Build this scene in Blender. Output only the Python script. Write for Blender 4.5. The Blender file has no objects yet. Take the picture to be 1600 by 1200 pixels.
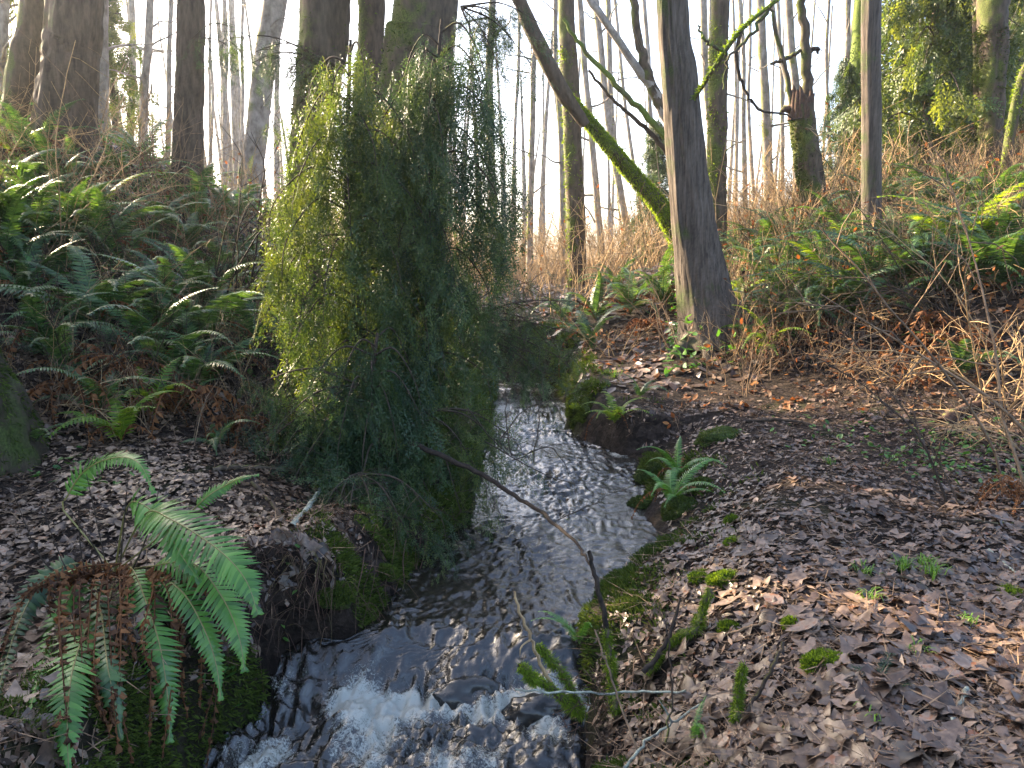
import bpy, math, random
import numpy as np
from mathutils import Vector, Matrix, Quaternion
R = math.radians
random.seed(7); rng = np.random.default_rng(7)
sc = bpy.context.scene
COL = sc.collection

# ------------------------------------------------------------------ camera
PITCH = R(9.0); CZ = 1.6; F = 1208.0
cd = bpy.data.cameras.new('camera'); cam = bpy.data.objects.new('camera', cd); COL.objects.link(cam)
cd.sensor_width = 36; cd.lens = 36 * F / 1600; cd.clip_start = 0.05; cd.clip_end = 900
cam.location = (0, 0, CZ); cam.rotation_euler = (math.pi / 2 - PITCH, 0, 0)
sc.camera = cam
# ------------------------------------------------------------------ light
SUN_AZ, SUN_EL = R(-53), R(25)
world = bpy.data.worlds.new('World'); sc.world = world; world.use_nodes = True
wn = world.node_tree
sky = wn.nodes.new('ShaderNodeTexSky'); sky.sky_type = 'NISHITA'; sky.sun_disc = False
sky.sun_elevation = SUN_EL; sky.sun_rotation = SUN_AZ; sky.air_density = .8; sky.dust_density = 3.5; sky.ozone_density = .4
wn.links.new(sky.outputs[0], wn.nodes['Background'].inputs[0])
wn.nodes['Background'].inputs[1].default_value = 0.15
sd = bpy.data.lights.new('sun', 'SUN'); sd.energy = 5.0; sd.angle = R(0.6); sd.color = (1.0, 0.80, 0.54)
sun = bpy.data.objects.new('sun', sd); COL.objects.link(sun)
sdir = Vector((math.sin(SUN_AZ) * math.cos(SUN_EL), math.cos(SUN_AZ) * math.cos(SUN_EL), math.sin(SUN_EL)))
sun.rotation_euler = sdir.to_track_quat('Z', 'Y').to_euler(); sun.location = sdir * 40
sc.view_settings.view_transform = 'Standard'; sc.view_settings.look = 'None'
sc.view_settings.exposure = 2.65; sc.view_settings.gamma = 1.0
sc.view_settings.use_curve_mapping = False
sc.render.engine = 'CYCLES'
sc.cycles.max_bounces = 6; sc.cycles.diffuse_bounces = 3; sc.cycles.transmission_bounces = 4
sc.cycles.volume_bounces = 1
sc.cycles.use_denoising = True

# ------------------------------------------------------------------ noise
def hsh(*c):
    h = np.zeros(np.broadcast(*c).shape, dtype=np.uint32)
    for k, a in zip((374761393, 668265263, 2246822519, 3266489917), c):
        h = (h + (np.asarray(a).astype(np.int64) & 0xffffffff).astype(np.uint32) * np.uint32(k)).astype(np.uint32)
        h = h ^ (h >> np.uint32(13)); h = (h * np.uint32(1274126177)).astype(np.uint32)
    return ((h ^ (h >> np.uint32(16))) & np.uint32(0xffffff)).astype(np.float64) / 0xffffff
def vn2(x, y, s=0):
    x = np.asarray(x, float); y = np.asarray(y, float)
    ix = np.floor(x); iy = np.floor(y); fx = x - ix; fy = y - iy
    fx = fx * fx * (3 - 2 * fx); fy = fy * fy * (3 - 2 * fy)
    h = lambda a, b: hsh(ix + a, iy + b, np.full_like(ix, s))
    return (h(0, 0) * (1 - fx) + h(1, 0) * fx) * (1 - fy) + (h(0, 1) * (1 - fx) + h(1, 1) * fx) * fy - .5
def vn3(x, y, z, s=0):
    iz = np.floor(z); fz = z - iz; fz = fz * fz * (3 - 2 * fz)
    def layer(k):
        ix = np.floor(x); iy = np.floor(y); fx = x - ix; fy = y - iy
        fx = fx * fx * (3 - 2 * fx); fy = fy * fy * (3 - 2 * fy)
        h = lambda a, b: hsh(ix + a, iy + b, iz + k, np.full_like(ix, s))
        return (h(0, 0) * (1 - fx) + h(1, 0) * fx) * (1 - fy) + (h(0, 1) * (1 - fx) + h(1, 1) * fx) * fy - .5
    return layer(0) * (1 - fz) + layer(1) * fz
def fbm2(x, y, o=4, s=0):
    r = 0; a = 1
    for i in range(o):
        r = r + a * vn2(x * 2 ** i + 17 * i, y * 2 ** i - 9 * i, s + i); a *= .5
    return r
def sstep(a, b, x):
    t = np.clip((x - a) / (b - a), 0, 1); return t * t * (3 - 2 * t)

# ------------------------------------------------------------------ photograph rays -> places on the ground
cp, sp = math.cos(PITCH), math.sin(PITCH)
def ray(px, py):
    dx = (px - 800) / F; dv = (600 - py) / F
    return np.array((dx, cp + dv * sp, -sp + dv * cp))
def at(px, py, Y):
    d = ray(px, py); t = Y / d[1]
    return Vector((d[0] * t, Y, CZ + d[2] * t))
def atg(px, py, Y):
    return at(px, py, min(Y, ground_at(px, py)[1] * .975))
def px2m(w, Y): return w * Y / F
def wz0(y):
    y = np.asarray(y, float)
    return -0.5 - 0.24 * sstep(4.15, 3.65, y) + 0.018 * np.clip(y - 4.3, 0, 30)
def edge(pts):
    out = []
    for px, py in pts:
        d = ray(px, py); z = -.5
        for _ in range(8):
            t = (z - CZ) / d[2]; z = float(wz0(d[1] * t))
        out.append((d[1] * t, d[0] * t))
    return out
EL = edge([(250, 1290), (330, 1200), (470, 1070), (560, 1015), (600, 950), (650, 880), (720, 820), (742, 780), (757, 700), (768, 640), (775, 610)])
ER = edge([(905, 1290), (895, 1200), (900, 1100), (905, 1000), (935, 925), (965, 890), (1028, 850), (1010, 800), (990, 745), (1000, 722), (940, 700), (890, 670), (888, 640), (872, 610)])
def mono(e):
    e = sorted(e); return np.array([a for a, b in e]), np.array([b for a, b in e])
LY, LX = mono([(1.0, -1.6)] + EL + [(12.6, -1.2), (14, -3.2), (18, -7), (26, -12), (40, -22)])
RY, RX = mono([(1.0, .15)] + ER + [(12.7, .25), (13.4, -.6), (15, -2.6), (18, -5.4), (26, -10.4), (40, -20)])
def xl(y): return np.interp(y, LY, LX)
def xr(y): return np.interp(y, RY, RX)

# control points of the terrain (before the channel is cut)
CP = [(0.6, 2, -.06), (2, 2, 0), (4, 2, .05), (1.0, 3.2, -.06), (3, 4, .0), (1.5, 5, -.02), (2, 6.3, 0), (4, 6, .04), (3, 8, .04), (1.4, 8, -.04), (.9, 9.2, .05),
      (0, -2, 0), (5, -2, .2), (-4, -2, .2), (-2, 2, -.05), (-4, 2, .3), (8, 3, .9), (-8, 3, 1.6)]
for px, py, Y in [(1110, 525, 10.5), (1200, 575, 9.3), (1360, 412, 11.5), (1275, 340, 15), (1590, 655, 7), (1600, 480, 8.6), (1600, 340, 11.5),
                  (1450, 500, 9), (1340, 330, 20), (930, 500, 13), (900, 438, 25), (1120, 390, 18), (1040, 415, 20), (1000, 540, 11.5),
                  (0, 830, 4.3), (0, 720, 5.4), (300, 755, 5.1), (0, 570, 6.8), (0, 400, 9), (0, 255, 11.5), (110, 210, 14), (300, 285, 14),
                  (450, 400, 13), (250, 600, 6.9), (400, 610, 7.8), (250, 460, 9), (400, 470, 10.5), (560, 790, 5.6), (640, 780, 5.9), (600, 430, 17), (750, 440, 24), (430, 850, 4.1),
                  (150, 950, 3.6), (0, 1000, 3.4)]:
    p = at(px, py, Y); CP.append(tuple(p))
CP += [(0, 45, 1.2), (-14, 45, 4), (16, 45, 4), (-30, 40, 8), (30, 40, 8), (20, 10, 4.6), (-20, 8, 6), (0, 70, 1.3), (-40, 70, 6), (40, 70, 6)]
CP = np.array(CP)
def tps_fit(P):
    n = len(P); d = np.hypot(P[:, None, 0] - P[None, :, 0], P[:, None, 1] - P[None, :, 1])
    K = np.where(d > 0, d * d * np.log(d + 1e-9), 0) + np.eye(n) * .25
    A = np.zeros((n + 3, n + 3)); A[:n, :n] = K; A[:n, n] = 1; A[:n, n + 1:] = P[:, :2]; A[n:, :n] = A[:n, n:].T
    return np.linalg.solve(A, np.concatenate([P[:, 2], [0, 0, 0]]))
TW = tps_fit(CP)
def base_h(x, y):
    sh = np.shape(x); x = np.clip(np.ravel(x), -38, 38); y = np.clip(np.ravel(y), -4, 70)
    z = TW[-3] + TW[-2] * x + TW[-1] * y
    for (a, b, _), w in zip(CP, TW[:-3]):
        d2 = (x - a) ** 2 + (y - b) ** 2
        z = z + w * .5 * d2 * np.log(d2 + 1e-9)
    return z.reshape(sh)
def height(x, y):
    x = np.asarray(x, float); y = np.asarray(y, float)
    b = base_h(x, y) + .10 * fbm2(x * .9, y * .9, 3, 5) * sstep(.3, 2, np.abs(x - .2)) + .035 * fbm2(x * 4, y * 4, 3, 9)
    s = np.maximum(xl(y) - x, x - xr(y)) + .13 * fbm2(x * 2.2, y * 2.2, 3, 21) * sstep(25, 6, y) + .02
    w = zw = wz0(y)
    wid = np.where(x > xr(y) - .1, .42, .40) + .16 * vn2(x * .8, y * .8, 3)
    u = np.clip(s / wid, 0, 1); g = 1 - (1 - u) ** 2.6
    rt = (x > xr(y) - .1) & (y < 8); ur = np.clip(s / 1.05, 0, 1); gr = .24 * sstep(0, .10, s) + .76 * ur ** 1.35 * (1.5 - .5 * ur); g = np.where(rt, gr, g)
    lip = np.exp(-((s - wid) / .25) ** 2) * .05
    zin = zw - .06 - .35 * np.clip(-s / .35, 0, 1)
    zout = (zw - .06) + (b + lip - (zw - .06)) * g
    return np.where(s < 0, zin, zout) + .02 * fbm2(x * 9, y * 9, 2, 33) * np.clip(u * 4, 0, 1)
def hz(x, y): return float(height(np.array([x]), np.array([y]))[0])
TS = np.geomspace(1.8, 60, 500)
def ground_at(px, py):
    d = ray(px, py); X = d[0] * TS; Y = d[1] * TS; Z = CZ + d[2] * TS
    k = np.nonzero(Z < height(X, Y))[0]
    i = k[0] if len(k) else len(TS) - 1
    return Vector((X[i], Y[i], hz(X[i], Y[i])))

# ------------------------------------------------------------------ materials
def newmat(name):
    m = bpy.data.materials.new(name); m.use_nodes = True
    nt = m.node_tree; return m, nt, nt.nodes['Principled BSDF']
def N(nt, t, **kw):
    n = nt.nodes.new(t)
    for k, v in kw.items():
        if k in n.inputs.keys(): n.inputs[k].default_value = v
        else: setattr(n, k, v)
    return n
def ramp(nt, fac, stops):
    r = nt.nodes.new('ShaderNodeValToRGB'); nt.links.new(fac, r.inputs[0])
    el = r.color_ramp.elements
    while len(el) < len(stops): el.new(.5)
    for e, (p, c) in zip(el, stops): e.position = p; e.color = (*c, 1)
    return r
def coords(nt, scale=(1, 1, 1)):
    tc = N(nt, 'ShaderNodeTexCoord'); mp = N(nt, 'ShaderNodeMapping'); mp.inputs['Scale'].default_value = scale
    nt.links.new(tc.outputs['Object'], mp.inputs[0]); return mp.outputs[0]
def wcoords(nt, scale=(1, 1, 1)):
    g = N(nt, 'ShaderNodeNewGeometry'); mp = N(nt, 'ShaderNodeMapping'); mp.inputs['Scale'].default_value = scale
    nt.links.new(g.outputs['Position'], mp.inputs[0]); return mp.outputs[0]
def leafmat(name, cols, rough=.5, trans=.4, tcol=None, spec=.5, tint=True, varscale=3.0):
    """cols: colour stops over a per-piece random tint attribute, mixed with broad noise"""
    m, nt, p = newmat(name)
    v = wcoords(nt); no = N(nt, 'ShaderNodeTexNoise'); no.inputs['Scale'].default_value = varscale; no.inputs['Detail'].default_value = 3
    nt.links.new(v, no.inputs['Vector'])
    at_ = N(nt, 'ShaderNodeAttribute'); at_.attribute_name = 'tint'
    oi = N(nt, 'ShaderNodeObjectInfo')
    a = N(nt, 'ShaderNodeMath', operation='MULTIPLY_ADD'); nt.links.new(at_.outputs['Fac'], a.inputs[0]); a.inputs[1].default_value = .6
    b = N(nt, 'ShaderNodeMath', operation='MULTIPLY_ADD'); nt.links.new(no.outputs[0], b.inputs[0]); b.inputs[1].default_value = .6; b.inputs[2].default_value = -.2
    c = N(nt, 'ShaderNodeMath', operation='MULTIPLY_ADD'); nt.links.new(oi.outputs['Random'], c.inputs[0]); c.inputs[1].default_value = .25
    nt.links.new(b.outputs[0], c.inputs[2]); nt.links.new(c.outputs[0], a.inputs[2])
    r = ramp(nt, a.outputs[0], cols)
    nt.links.new(r.outputs[0], p.inputs['Base Color'])
    p.inputs['Roughness'].default_value = rough; p.inputs['Specular IOR Level'].default_value = spec
    if trans > 0:
        tr = N(nt, 'ShaderNodeBsdfTranslucent')
        mx = N(nt, 'ShaderNodeMix', data_type='RGBA', blend_type='MULTIPLY'); mx.inputs[0].default_value = 1
        nt.links.new(r.outputs[0], mx.inputs[6]); mx.inputs[7].default_value = (*(tcol or (1, 1, 1)), 1)
        nt.links.new(mx.outputs[2], tr.inputs[0])
        ms = N(nt, 'ShaderNodeMixShader'); ms.inputs[0].default_value = trans
        nt.links.new(p.outputs[0], ms.inputs[1]); nt.links.new(tr.outputs[0], ms.inputs[2])
        nt.links.new(ms.outputs[0], nt.nodes['Material Output'].inputs[0])
    return m
def barkmat(name, dark, light, moss=0.0, mosscol=(.09, .12, .02), vs=.14, sc_=16, bump=.5, rough=.85):
    m, nt, p = newmat(name)
    v = wcoords(nt, (1, 1, vs)); no = N(nt, 'ShaderNodeTexNoise', Scale=sc_, Detail=6, Roughness=.65)
    nt.links.new(v, no.inputs['Vector'])
    at_ = N(nt, 'ShaderNodeAttribute'); at_.attribute_name = 'tint'
    ad = N(nt, 'ShaderNodeMath', operation='MULTIPLY_ADD'); nt.links.new(at_.outputs['Fac'], ad.inputs[0]); ad.inputs[1].default_value = .22
    nt.links.new(no.outputs[0], ad.inputs[2])
    r = ramp(nt, ad.outputs[0], [(.40, dark), (.60, tuple((a + b) / 2 for a, b in zip(dark, light))), (.78, light)])
    col = r.outputs[0]
    v2 = wcoords(nt); n2 = N(nt, 'ShaderNodeTexNoise', Scale=2.2, Detail=5, Roughness=.6); nt.links.new(v2, n2.inputs['Vector'])
    if moss > 0:
        g = N(nt, 'ShaderNodeNewGeometry'); dp = N(nt, 'ShaderNodeVectorMath', operation='DOT_PRODUCT')
        nt.links.new(g.outputs['Normal'], dp.inputs[0]); dp.inputs[1].default_value = (-.55, -.1, .5)
        a1 = N(nt, 'ShaderNodeMath', operation='MULTIPLY_ADD'); nt.links.new(dp.outputs['Value'], a1.inputs[0]); a1.inputs[1].default_value = .35
        nt.links.new(n2.outputs[0], a1.inputs[2])
        mr = N(nt, 'ShaderNodeMapRange'); mr.inputs['From Min'].default_value = .78 - moss * .5; mr.inputs['From Max'].default_value = .92 - moss * .5
        nt.links.new(a1.outputs[0], mr.inputs['Value'])
        n3 = N(nt, 'ShaderNodeTexNoise', Scale=60, Detail=2); nt.links.new(v2, n3.inputs['Vector'])
        mc = ramp(nt, n3.outputs[0], [(.3, tuple(c * .5 for c in mosscol)), (.7, tuple(c * 1.4 for c in mosscol))])
        mx = N(nt, 'ShaderNodeMix', data_type='RGBA'); nt.links.new(mr.outputs[0], mx.inputs[0]); nt.links.new(col, mx.inputs[6]); nt.links.new(mc.outputs[0], mx.inputs[7])
        col = mx.outputs[2]
    nt.links.new(col, p.inputs['Base Color']); p.inputs['Roughness'].default_value = rough; p.inputs['Specular IOR Level'].default_value = .25
    bp = N(nt, 'ShaderNodeBump', Strength=bump, Distance=.02); nt.links.new(no.outputs[0], bp.inputs['Height']); nt.links.new(bp.outputs[0], p.inputs['Normal'])
    return m
M = {}
M['cedar_bark'] = barkmat('cedar_bark', (.024, .018, .014), (.125, .098, .078), .22, (.05, .065, .02), .07, 26)
M['fir_bark'] = barkmat('fir_bark', (.022, .015, .011), (.11, .08, .06), .18, (.06, .075, .02), .22, 14, .8)
M['moss_bark'] = barkmat('mossy_bark', (.03, .022, .015), (.11, .08, .055), .45, (.075, .09, .018), .3, 14, .7)
M['very_moss'] = barkmat('thick_moss_bark', (.03, .025, .015), (.12, .09, .06), .78, (.10, .14, .02), .5, 18, .8)
M['dark_moss'] = barkmat('dark_moss_bark', (.02, .016, .01), (.06, .045, .03), .8, (.04, .055, .012), .5, 18, .8)
M['alder_bark'] = barkmat('alder_bark', (.10, .08, .065), (.34, .30, .26), .25, (.12, .13, .04), .6, 7, .3)
M['dark_twig'] = barkmat('dark_twig', (.02, .014, .01), (.065, .045, .032), .1, (.09, .1, .02), 1, 30, .2)
M['red_twig'] = barkmat('brown_twig', (.07, .045, .03), (.26, .17, .10), 0, vs=1, sc_=20, bump=.1)
M['dry_twig'] = barkmat('dry_twig', (.15, .10, .055), (.46, .31, .16), 0, vs=1, sc_=20, bump=.1)
M['pale_twig'] = barkmat('lichen_twig', (.08, .07, .06), (.32, .35, .28), 0, vs=1, sc_=40, bump=.2)
M['black_twig'] = barkmat('black_twig', (.008, .006, .005), (.04, .028, .02), 0, vs=1, sc_=30, bump=.2)
M['root'] = barkmat('root_bark', (.03, .018, .012), (.11, .06, .04), .1, vs=.6, sc_=30, bump=.3)
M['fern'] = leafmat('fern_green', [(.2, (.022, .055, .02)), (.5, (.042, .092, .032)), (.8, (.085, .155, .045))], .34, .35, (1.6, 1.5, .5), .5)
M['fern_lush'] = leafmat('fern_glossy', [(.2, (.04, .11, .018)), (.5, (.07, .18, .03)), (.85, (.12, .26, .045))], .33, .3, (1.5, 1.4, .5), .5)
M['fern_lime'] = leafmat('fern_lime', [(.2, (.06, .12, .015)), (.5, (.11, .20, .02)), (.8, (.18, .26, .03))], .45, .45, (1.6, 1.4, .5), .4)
M['fern_dead'] = leafmat('fern_dead', [(.2, (.04, .02, .012)), (.5, (.10, .046, .022)), (.8, (.20, .09, .035))], .75, .3, (1.4, .9, .5), .2)
M['rachis'] = leafmat('fern_stem', [(.2, (.10, .10, .03)), (.8, (.2, .17, .05))], .5, 0)
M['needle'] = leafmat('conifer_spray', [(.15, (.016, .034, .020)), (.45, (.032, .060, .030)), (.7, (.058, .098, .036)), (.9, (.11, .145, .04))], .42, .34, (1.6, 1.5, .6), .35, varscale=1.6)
M['needle_lit'] = leafmat('conifer_spray_sunlit', [(.15, (.024, .046, .02)), (.45, (.046, .080, .028)), (.8, (.11, .14, .035))], .45, .46, (1.9, 1.65, .5), .35, varscale=1.6)  # lit copy of the spray: sunlight painted in as a lighter, yellower colour
M['moss'] = leafmat('moss_fuzz', [(.15, (.05, .08, .012)), (.5, (.11, .17, .018)), (.85, (.22, .32, .03))], .8, .45, (1.4, 1.3, .5), .15, varscale=5)
M['moss_dark'] = leafmat('moss_dark', [(.15, (.018, .028, .008)), (.5, (.04, .06, .012)), (.85, (.08, .11, .02))], .85, .25, (1.3, 1.3, .6), .1, varscale=5)
M['grass'] = leafmat('grass_blade', [(.2, (.06, .14, .02)), (.8, (.16, .28, .04))], .45, .4, (1.3, 1.3, .5), .3)
M['herb'] = leafmat('herb_leaf', [(.2, (.03, .09, .02)), (.8, (.09, .20, .04))], .4, .35, (1.3, 1.4, .5), .4)
M['litter'] = leafmat('fallen_leaf', [(.10, (.010, .006, .004)), (.26, (.030, .017, .011)), (.42, (.062, .038, .025)), (.60, (.135, .09, .063)), (.74, (.22, .155, .11)), (.85, (.20, .075, .03))], .36, .12, (1.3, .9, .6), .45, varscale=38.0)
M['litter_orange'] = leafmat('orange_leaf', [(.1, (.08, .035, .016)), (.5, (.18, .075, .028)), (.9, (.29, .14, .045))], .6, .4, (1.5, 1.0, .5), .3)

m, nt, p = newmat('forest_soil')
v = wcoords(nt)
vo = N(nt, 'ShaderNodeTexVoronoi', Scale=14.0); nt.links.new(v, vo.inputs['Vector'])
no = N(nt, 'ShaderNodeTexNoise', Scale=28.0, Detail=6, Roughness=.7); nt.links.new(v, no.inputs['Vector'])
r1 = ramp(nt, vo.outputs['Color'], [(.1, (.016, .010, .008)), (.5, (.036, .025, .019)), (.9, (.07, .05, .04))])
r2 = ramp(nt, no.outputs[0], [(.3, (.3, .3, .3)), (.7, (1.1, 1.1, 1.1))])
mx = N(nt, 'ShaderNodeMix', data_type='RGBA', blend_type='MULTIPLY'); mx.inputs[0].default_value = 1
nt.links.new(r1.outputs[0], mx.inputs[6]); nt.links.new(r2.outputs[0], mx.inputs[7])
at_ = N(nt, 'ShaderNodeAttribute'); at_.attribute_name = 'mossy'
mm = N(nt, 'ShaderNodeMix', data_type='RGBA'); nt.links.new(at_.outputs['Fac'], mm.inputs[0]); nt.links.new(mx.outputs[2], mm.inputs[6])
rm = ramp(nt, no.outputs[0], [(.35, (.010, .010, .006)), (.7, (.045, .055, .014))]); nt.links.new(rm.outputs[0], mm.inputs[7])
nt.links.new(mm.outputs[2], p.inputs['Base Color']); p.inputs['Roughness'].default_value = .9; p.inputs['Specular IOR Level'].default_value = .15
bp = N(nt, 'ShaderNodeBump', Strength=1.0, Distance=.05); nt.links.new(no.outputs[0], bp.inputs['Height']); nt.links.new(bp.outputs[0], p.inputs['Normal'])
M['soil'] = m

m, nt, p = newmat('stream_water')
p.inputs['Base Color'].default_value = (.012, .010, .008, 1); p.inputs['Roughness'].default_value = .03; p.inputs['IOR'].default_value = 1.65
v = wcoords(nt, (1, 1, 1)); no = N(nt, 'ShaderNodeTexNoise', Scale=26.0, Detail=5, Roughness=.62, Distortion=1.2); nt.links.new(v, no.inputs['Vector'])
bp = N(nt, 'ShaderNodeBump', Strength=.6, Distance=.008); nt.links.new(no.outputs[0], bp.inputs['Height']); nt.links.new(bp.outputs[0], p.inputs['Normal'])
at_ = N(nt, 'ShaderNodeAttribute'); at_.attribute_name = 'foam'
n2 = N(nt, 'ShaderNodeTexNoise', Scale=42.0, Detail=5, Roughness=.7, Distortion=1.6); nt.links.new(v, n2.inputs['Vector'])
ad = N(nt, 'ShaderNodeMath', operation='MULTIPLY_ADD'); nt.links.new(n2.outputs[0], ad.inputs[0]); ad.inputs[1].default_value = 1.7; nt.links.new(at_.outputs['Fac'], ad.inputs[2])
mr = N(nt, 'ShaderNodeMapRange'); mr.inputs['From Min'].default_value = 1.12; mr.inputs['From Max'].default_value = 1.45; nt.links.new(ad.outputs[0], mr.inputs['Value'])
foam = N(nt, 'ShaderNodeBsdfPrincipled'); foam.inputs['Base Color'].default_value = (.30, .30, .26, 1); foam.inputs['Roughness'].default_value = .35
nt.links.new(bp.outputs[0], foam.inputs['Normal'])
ms = N(nt, 'ShaderNodeMixShader'); nt.links.new(mr.outputs[0], ms.inputs[0]); nt.links.new(p.outputs[0], ms.inputs[1]); nt.links.new(foam.outputs[0], ms.inputs[2])
nt.links.new(ms.outputs[0], nt.nodes['Material Output'].inputs[0])
M['water'] = m
m, nt, p = newmat('wet_rock')
v = wcoords(nt); no = N(nt, 'ShaderNodeTexNoise', Scale=12.0, Detail=6); nt.links.new(v, no.inputs['Vector'])
r1 = ramp(nt, no.outputs[0], [(.3, (.008, .008, .008)), (.7, (.035, .032, .028))]); nt.links.new(r1.outputs[0], p.inputs['Base Color']); p.inputs['Roughness'].default_value = .22
bp = N(nt, 'ShaderNodeBump', Strength=.4, Distance=.02); nt.links.new(no.outputs[0], bp.inputs['Height']); nt.links.new(bp.outputs[0], p.inputs['Normal'])
M['rock'] = m
M['moss_sunny'] = leafmat('moss_sunlit', [(.15, (.07, .11, .014)), (.5, (.15, .24, .025)), (.85, (.28, .40, .04))], .8, .6, (1.6, 1.4, .5), .15, varscale=5)  # brighter moss copy, sunlight on the leaning trunk put into the colour
M['mossbody'] = barkmat('moss_cushion_base', (.012, .018, .005), (.07, .10, .02), 0, vs=1, sc_=60, bump=1.0)

# ------------------------------------------------------------------ mesh helpers
def mk_mesh(name, V, faces, mat, tint=None, smooth=False, extra=None):
    """faces: list of int arrays (n,3) or (n,4)"""
    V = np.asarray(V, np.float32)
    me = bpy.data.meshes.new(name); me.vertices.add(len(V)); me.vertices.foreach_set('co', V.ravel())
    faces = [np.asarray(f, np.int32) for f in faces if len(f)]
    nl = sum(f.size for f in faces); nf = sum(len(f) for f in faces)
    me.loops.add(nl); me.loops.foreach_set('vertex_index', np.concatenate([f.ravel() for f in faces]))
    me.polygons.add(nf)
    tot = np.concatenate([np.full(len(f), f.shape[1], np.int32) for f in faces])
    me.polygons.foreach_set('loop_start', np.concatenate([[0], np.cumsum(tot)[:-1]]).astype(np.int32))
    if smooth: me.polygons.foreach_set('use_smooth', np.ones(nf, bool))
    if tint is not None:
        a = me.attributes.new('tint', 'FLOAT', 'POINT'); a.data.foreach_set('value', np.asarray(tint, np.float32))
    for k, val in (extra or {}).items():
        a = me.attributes.new(k, 'FLOAT', 'POINT'); a.data.foreach_set('value', np.asarray(val, np.float32))
    me.update(calc_edges=True); me.materials.append(mat)
    return me
def add(name, me, parent=None, loc=None, rot=None, scale=None, **props):
    o = bpy.data.objects.new(name, me); COL.objects.link(o)
    if parent is not None: o.parent = parent
    if loc is not None: o.location = loc
    if rot is not None: o.rotation_euler = rot
    if scale is not None: o.scale = (scale,) * 3 if np.isscalar(scale) else scale
    for k, v in props.items(): o[k] = v
    return o
def thing(name, label, cat, loc=(0, 0, 0), rotz=0, group=None, me=None):
    o = add(name, me, loc=loc, rot=(0, 0, rotz), label=label, category=cat)
    if group: o['group'] = group
    return o
class MB:
    def __init__(s): s.V = []; s.Q = []; s.T = []; s.C = []; s.n = 0
    def add(s, V, Q=None, T=None, tint=0.5):
        V = np.asarray(V, float)
        if Q is not None and len(Q): s.Q.append(np.asarray(Q) + s.n)
        if T is not None and len(T): s.T.append(np.asarray(T) + s.n)
        s.V.append(V); s.C.append(np.broadcast_to(np.asarray(tint, float), (len(V),)).copy()); s.n += len(V)
    def mesh(s, name, mat, smooth=False, extra=None):
        if not s.V: s.add([[0, 0, -5], [.001, 0, -5], [0, .001, -5]], T=[[0, 1, 2]])
        F_ = []
        if s.Q: F_.append(np.concatenate(s.Q))
        if s.T: F_.append(np.concatenate(s.T))
        return mk_mesh(name, np.concatenate(s.V), F_, mat, np.concatenate(s.C), smooth, extra)
def catmull(P, n):
    P = np.asarray(P, float); 
    if len(P) == 2: t = np.linspace(0, 1, n)[:, None]; return P[0] * (1 - t) + P[1] * t
    E = np.vstack([2 * P[0] - P[1], P, 2 * P[-1] - P[-2]]); out = []
    for t in np.linspace(0, len(P) - 1 - 1e-9, n):
        i = int(t); f = t - i; a, b, c, d = E[i], E[i + 1], E[i + 2], E[i + 3]
        out.append(.5 * (2 * b + (c - a) * f + (2 * a - 5 * b + 4 * c - d) * f * f + (3 * b - a - 3 * c + d) * f ** 3))
    return np.array(out)
def frames(P):
    T = np.gradient(P, axis=0); T /= np.linalg.norm(T, axis=1)[:, None] + 1e-9
    ref = np.array((1., 0, 0)) if abs(T[0][0]) < .8 else np.array((0, 1., 0))
    U = ref - T[0] * (ref @ T[0]); U /= np.linalg.norm(U); Us = []
    for t in T:
        U = U - t * (U @ t); U /= np.linalg.norm(U) + 1e-9; Us.append(U)
    Us = np.array(Us); return T, Us, np.cross(T, Us)
def tube(P, r, sides=5, disp=None):
    """P (n,3), r (n,) -> V,Q ; disp(theta, s, P) -> radial offset"""
    P = np.asarray(P, float); n = len(P); T, U, W = frames(P)
    th = np.linspace(0, 2 * math.pi, sides, endpoint=False)
    rr = np.repeat(np.asarray(r, float)[:, None], sides, 1)
    if disp is not None:
        s = np.concatenate([[0], np.cumsum(np.linalg.norm(np.diff(P, axis=0), axis=1))])
        rr = rr + disp(th[None, :] + 0 * rr, s[:, None] + 0 * rr, rr)
    V = P[:, None] + rr[..., None] * (np.cos(th)[None, :, None] * U[:, None] + np.sin(th)[None, :, None] * W[:, None])
    i = np.arange(n - 1)[:, None] * sides; j = np.arange(sides)[None]; k = (j + 1) % sides
    Q = np.stack([i + j, i + k, i + sides + k, i + sides + j], -1).reshape(-1, 4)
    return V.reshape(-1, 3), Q
def bark_disp(kind, seed, amp):
    def f(th, s, r):
        R0 = np.maximum(r, .02)
        cx, cy = np.cos(th), np.sin(th)
        if kind == 'fir':
            k = 3.2 * np.clip(R0 / .2, .5, 2)
            n = vn3(cx * k + 5, cy * k, s * 1.6 + 3 * vn2(s * 2, th), seed) ; n = np.abs(n) * 2
            n2 = vn3(cx * k * 2.4, cy * k * 2.4, s * 5, seed + 1)
            return amp * (np.clip(n, 0, .5) * 2 - .5 + .5 * n2)
        if kind == 'cedar':
            n = vn3(cx * 2.2, cy * 2.2, s * .5, seed); n2 = vn3(cx * 9, cy * 9, s * 1.1, seed + 1); n3 = vn3(cx * 22, cy * 22, s * 3., seed + 2)
            return amp * (n * 1.6 + n2 * 1.2 + n3 * .8)
        n = vn3(cx * 2, cy * 2, s * 2, seed); n2 = vn3(cx * 6, cy * 6, s * 9, seed + 1); n3 = vn3(cx * 15, cy * 15, s * 25, seed + 2)
        return amp * (n * 1.5 + n2 + n3 * .6)
    return f
def norm(v): return v / (np.linalg.norm(v, axis=-1, keepdims=True) + 1e-9)
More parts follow.
